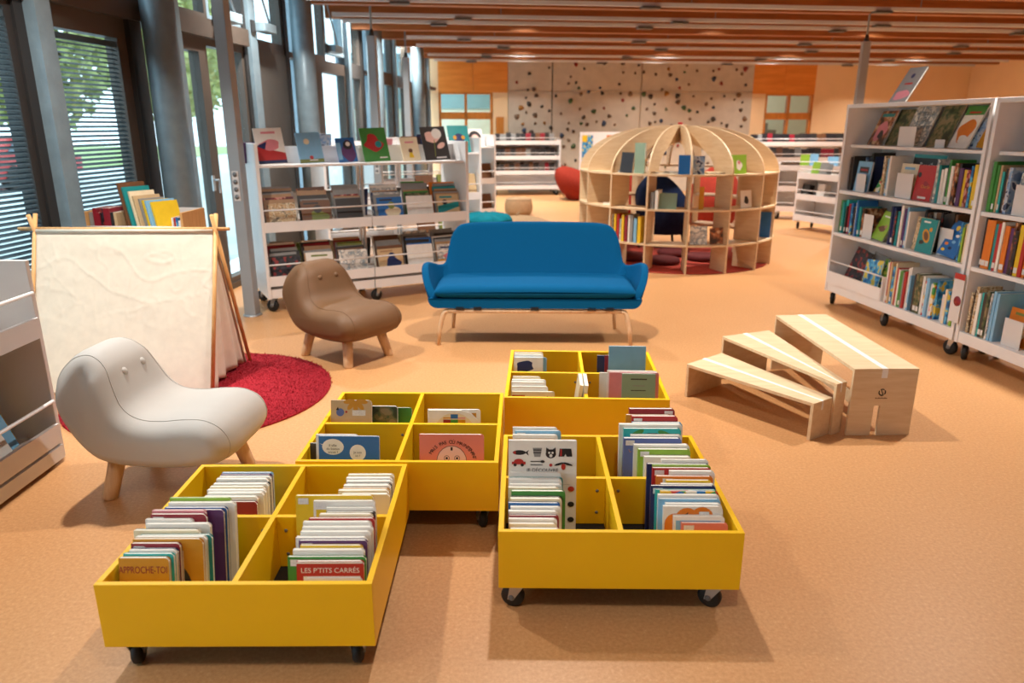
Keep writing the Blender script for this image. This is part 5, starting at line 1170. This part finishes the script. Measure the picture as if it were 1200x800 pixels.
for k, (x, W, H, c, a) in enumerate(((-.02, .2, .40, 'brown', -15), (.01, .2, .37, 'teal', -15), (.045, .19, .34, 'cream', -15), (.075, .2, .31, 'beige', -15), (.11, .19, .29, 'grey', -15), (.14, .2, .28, 'yellow', -15), (.17, .22, .28, 'sky', -15), (.20, .2, .27, 'yellow', -15))):
    book('%s book leaning left in crate by the window, %s of its row' % (c, ORD[k]), GC, PAL[c], W, H, .016, FCr @ Tr(x + .02, -.02 - .004*k, .803) @ Rz(math.radians(62)) @ Rx(math.radians(-14)), 0)
spines(FCr, .26, .34, -.13, .801, 'right end of window crate', ['crimson', 'white', 'red'], (.14, .17), (.012, .02), seed=43, grp=GC)
# ---------------------------------------------------------------- books on the far shelves
rf = random.Random(90)
for key, (F, L, zs) in FS.items():
    pl = {'climb': 'bookcase at the climbing wall', 'low1': 'low tray shelf by right bookcase', 'low2': 'tray shelf right of dome', 'far1': 'long low bookcase at right', 'far2': 'farthest right bookcase'}[key]
    for ti, z in enumerate(zs):
        if key in ('climb',) and ti == 0: continue
        if key.startswith('low') and ti == 0: continue
        x = .05; i = 0
        while x < L - .16:
            W = rf.uniform(.09, .13) if key in ('climb', 'far1', 'far2') else rf.uniform(.13, .17)
            if rf.random() < (.97 if key in ('climb', 'far1', 'far2') else .55):
                c = rf.choice(['dark', 'black', 'brown', 'grey', 'dark', 'crimson', 'dark', 'black'] if not key.startswith('low') else ['sky', 'lime', 'white', 'grey', 'crimson', 'dark'])
                T = .10; H = rf.uniform(.2, .245)
                o = faceout(F, x + W/2, .10, z + .022, round(W, 2), round(H, 2), T, PAL[c], '%s media case, %s from left, %s tier of %s' % (c, ORD[i], ORD[ti], pl), 'media on the far bookcases', 12, 0, pages=False); o.name = 'media_case'; o['category'] = 'media case'; i += 1
            x += W + .008
# ---------------------------------------------------------------- books in and on the dome
GD = 'books in the plywood dome'
FD = Tr(DC[0], DC[1], 0)
def dome_frame(adeg, r): a = math.radians(adeg); return FD @ Rz(a + PI/2) @ Tr(0, -r, 0)   # local x tangential, -y outward
def dome_spines(a0, a1, z, place, cols, hr, seed, i0=0):
    r_ = random.Random(seed); a = a0; i = i0
    while a < a1:
        T = r_.uniform(.02, .035); H = r_.uniform(*hr); m = pick(r_, cols); W = r_.uniform(.15, .2)
        book('%s-spined book, %s from left, %s' % (name_of(m), ORD[i], place), GD, m, round(W, 2), round(H, 2), round(T, 3), dome_frame(a, DR - .03) @ Tr(0, W/2, z) @ Rz(PI/2), 0, False)
        a += math.degrees((T + .006) / (DR - .03 - W)); i += 1
dome_spines(-141.5, -121, .321, 'in the lowest left bay of dome', ['sky', 'grey', 'white', 'crimson', 'pale grey', 'yellow', 'red', 'white'], (.24, .3), 51)
dome_spines(-115, -111, .701, 'left bay of dome middle tier', ['white', 'black', 'grey'], (.18, .24), 52)
dome_spines(-29, -20, .321, 'in right bay of dome lower tier', ['sky', 'cream', 'beige', 'blue'], (.24, .3), 53)
dome_spines(-27, -19, .016, 'right floor bay of dome', ['beige', 'dark'], (.22, .28), 54) if False else None
for a, z, W, H, T, c, tl, lb in ((-107, .701, .2, .17, .012, 'sage', 8, 'pale green book facing out in dome, middle tier'), (-88, .701, .05, .24, .02, 'ochre', 4, 'ochre book leaning in the middle of dome'), (-88, .321, .19, .2, .012, 'pale grey', 8, 'grey picture book facing out in lower dome tier'), (-76, .321, .2, .18, .012, 'autumn brown', 8, 'brown picture book facing out in lower dome tier'), (-58, .701, .17, .19, .012, 'white', 8, 'white book with black bird on dome, right bay'), (-98, 1.071, .15, .2, .012, 'blue', 8, 'blue book standing on upper dome ring'), (-91, 1.071, .13, .19, .012, 'dusky blue', 6, 'grey-blue book beside the blue one on dome ring'), (-66, 1.071, .2, .2, .012, 'lime', 8, 'green book with white figure on upper dome ring'), (-124, 1.071, .12, .32, .03, 'sage', 0, 'tall grey-green book standing on the upper left dome ring'), (-20, 1.071, .1, .2, .02, 'crimson', 4, 'dark red book on the right of upper dome ring'), (-133, 1.071, .16, .22, .012, 'black', 10, 'black book leaning on upper left dome ring')):
    o = faceout(dome_frame(a, DR - .05), 0, .03, z, W, H, T, PAL.get(c) or ILL[c], lb, GD, tl, 0)
    if c == 'lime': A_ = Art(o, T); A_.poly(wobble(3, 0, H*.45, W*.2, H*.25), PAL['white']); A_.disc(.0, H*.6, W*.1, PAL['pink']); A_.done()
    if c == 'white': A_ = Art(o, T); A_.poly(wobble(9, 0, H*.45, W*.2, H*.25), PAL['black']); A_.done()
for k, (a, z, c, lb) in enumerate(((-139, 1.071, 'grey', 'grey book lying flat on the left upper dome ring'), (-130, 1.071, 'white', 'white book lying flat on left upper dome ring'), (-113, 1.071, 'beige', 'beige book lying flat on upper dome ring'), (-105, 1.071, 'grey', 'grey book lying flat on upper dome ring beside blue book'), (-80, 1.071, 'cream', 'cream book lying flat on upper dome ring'), (-146, .701, 'cream', 'small cream book lying in left bay of dome'))):
    book(lb, GD, PAL[c], .2, .16, .022, dome_frame(a, DR - .06) @ Tr(0, .03, z + .011) @ Rx(-PI/2), 0)
# ---------------------------------------------------------------- beyond about 300 books: the smallest in view become one object
from bpy_extras.object_utils import world_to_camera_view
bpy.context.view_layer.update()
bk = []
for o in list(bpy.data.objects):
    if o.parent is None and o.get('category') == 'book':
        c = o.matrix_world @ Vector((0, 0, o.dimensions.z * .6)); q = world_to_camera_view(scene, cam, c)
        ax = (o.matrix_world.to_3x3() @ Vector((0, 1, 0))).normalized(); v = (cam.location - c).normalized()
        f = abs(ax.dot(v)); area = o.dimensions.z * (o.dimensions.x * f + o.dimensions.y * (1 - f * f) ** .5) / max(.1, q.z) ** 2
        if not o.get('label', '').startswith(('%',)) and ('second from' in o['label'] or 'third from' in o['label']) and 'stack' in o['label']: area *= .5
        if 'stack' in o['label'] and not ('first from' in o['label'] or 'second from' in o['label']): area *= .25
        vis = -.02 < q.x < 1.02 and -.02 < q.y < 1.02
        bk.append((area if vis else 0, vis, o))
bk.sort(key=lambda t: -t[0])
rest = [t[2] for t in bk[300:]]
bmj = bmesh.new(); mats = []
for o in rest:
    for p in [o] + list(o.children):
        off = len(bmj.verts); M = p.matrix_world; me = p.data; idx = []
        for m in me.materials:
            if m not in mats: mats.append(m)
            idx.append(mats.index(m))
        nv = [bmj.verts.new(M @ v.co) for v in me.vertices]
        for pl in me.polygons:
            try: bmj.faces.new([nv[i] for i in pl.vertices]).material_index = idx[pl.material_index] if idx else 0
            except ValueError: pass
for o in rest:
    for p in list(o.children): bpy.data.objects.remove(p)
    bpy.data.objects.remove(o)
if mats:
    me = bpy.data.meshes.new('shelved_books'); bmj.to_mesh(me)
    for m in mats: me.materials.append(m)
    so = bpy.data.objects.new('shelved_books', me); COL.objects.link(so)
    tag(so, 'remaining small books packed on the display shelf, dome and bookcases', 'books', None, 'stuff')
bmj.free()
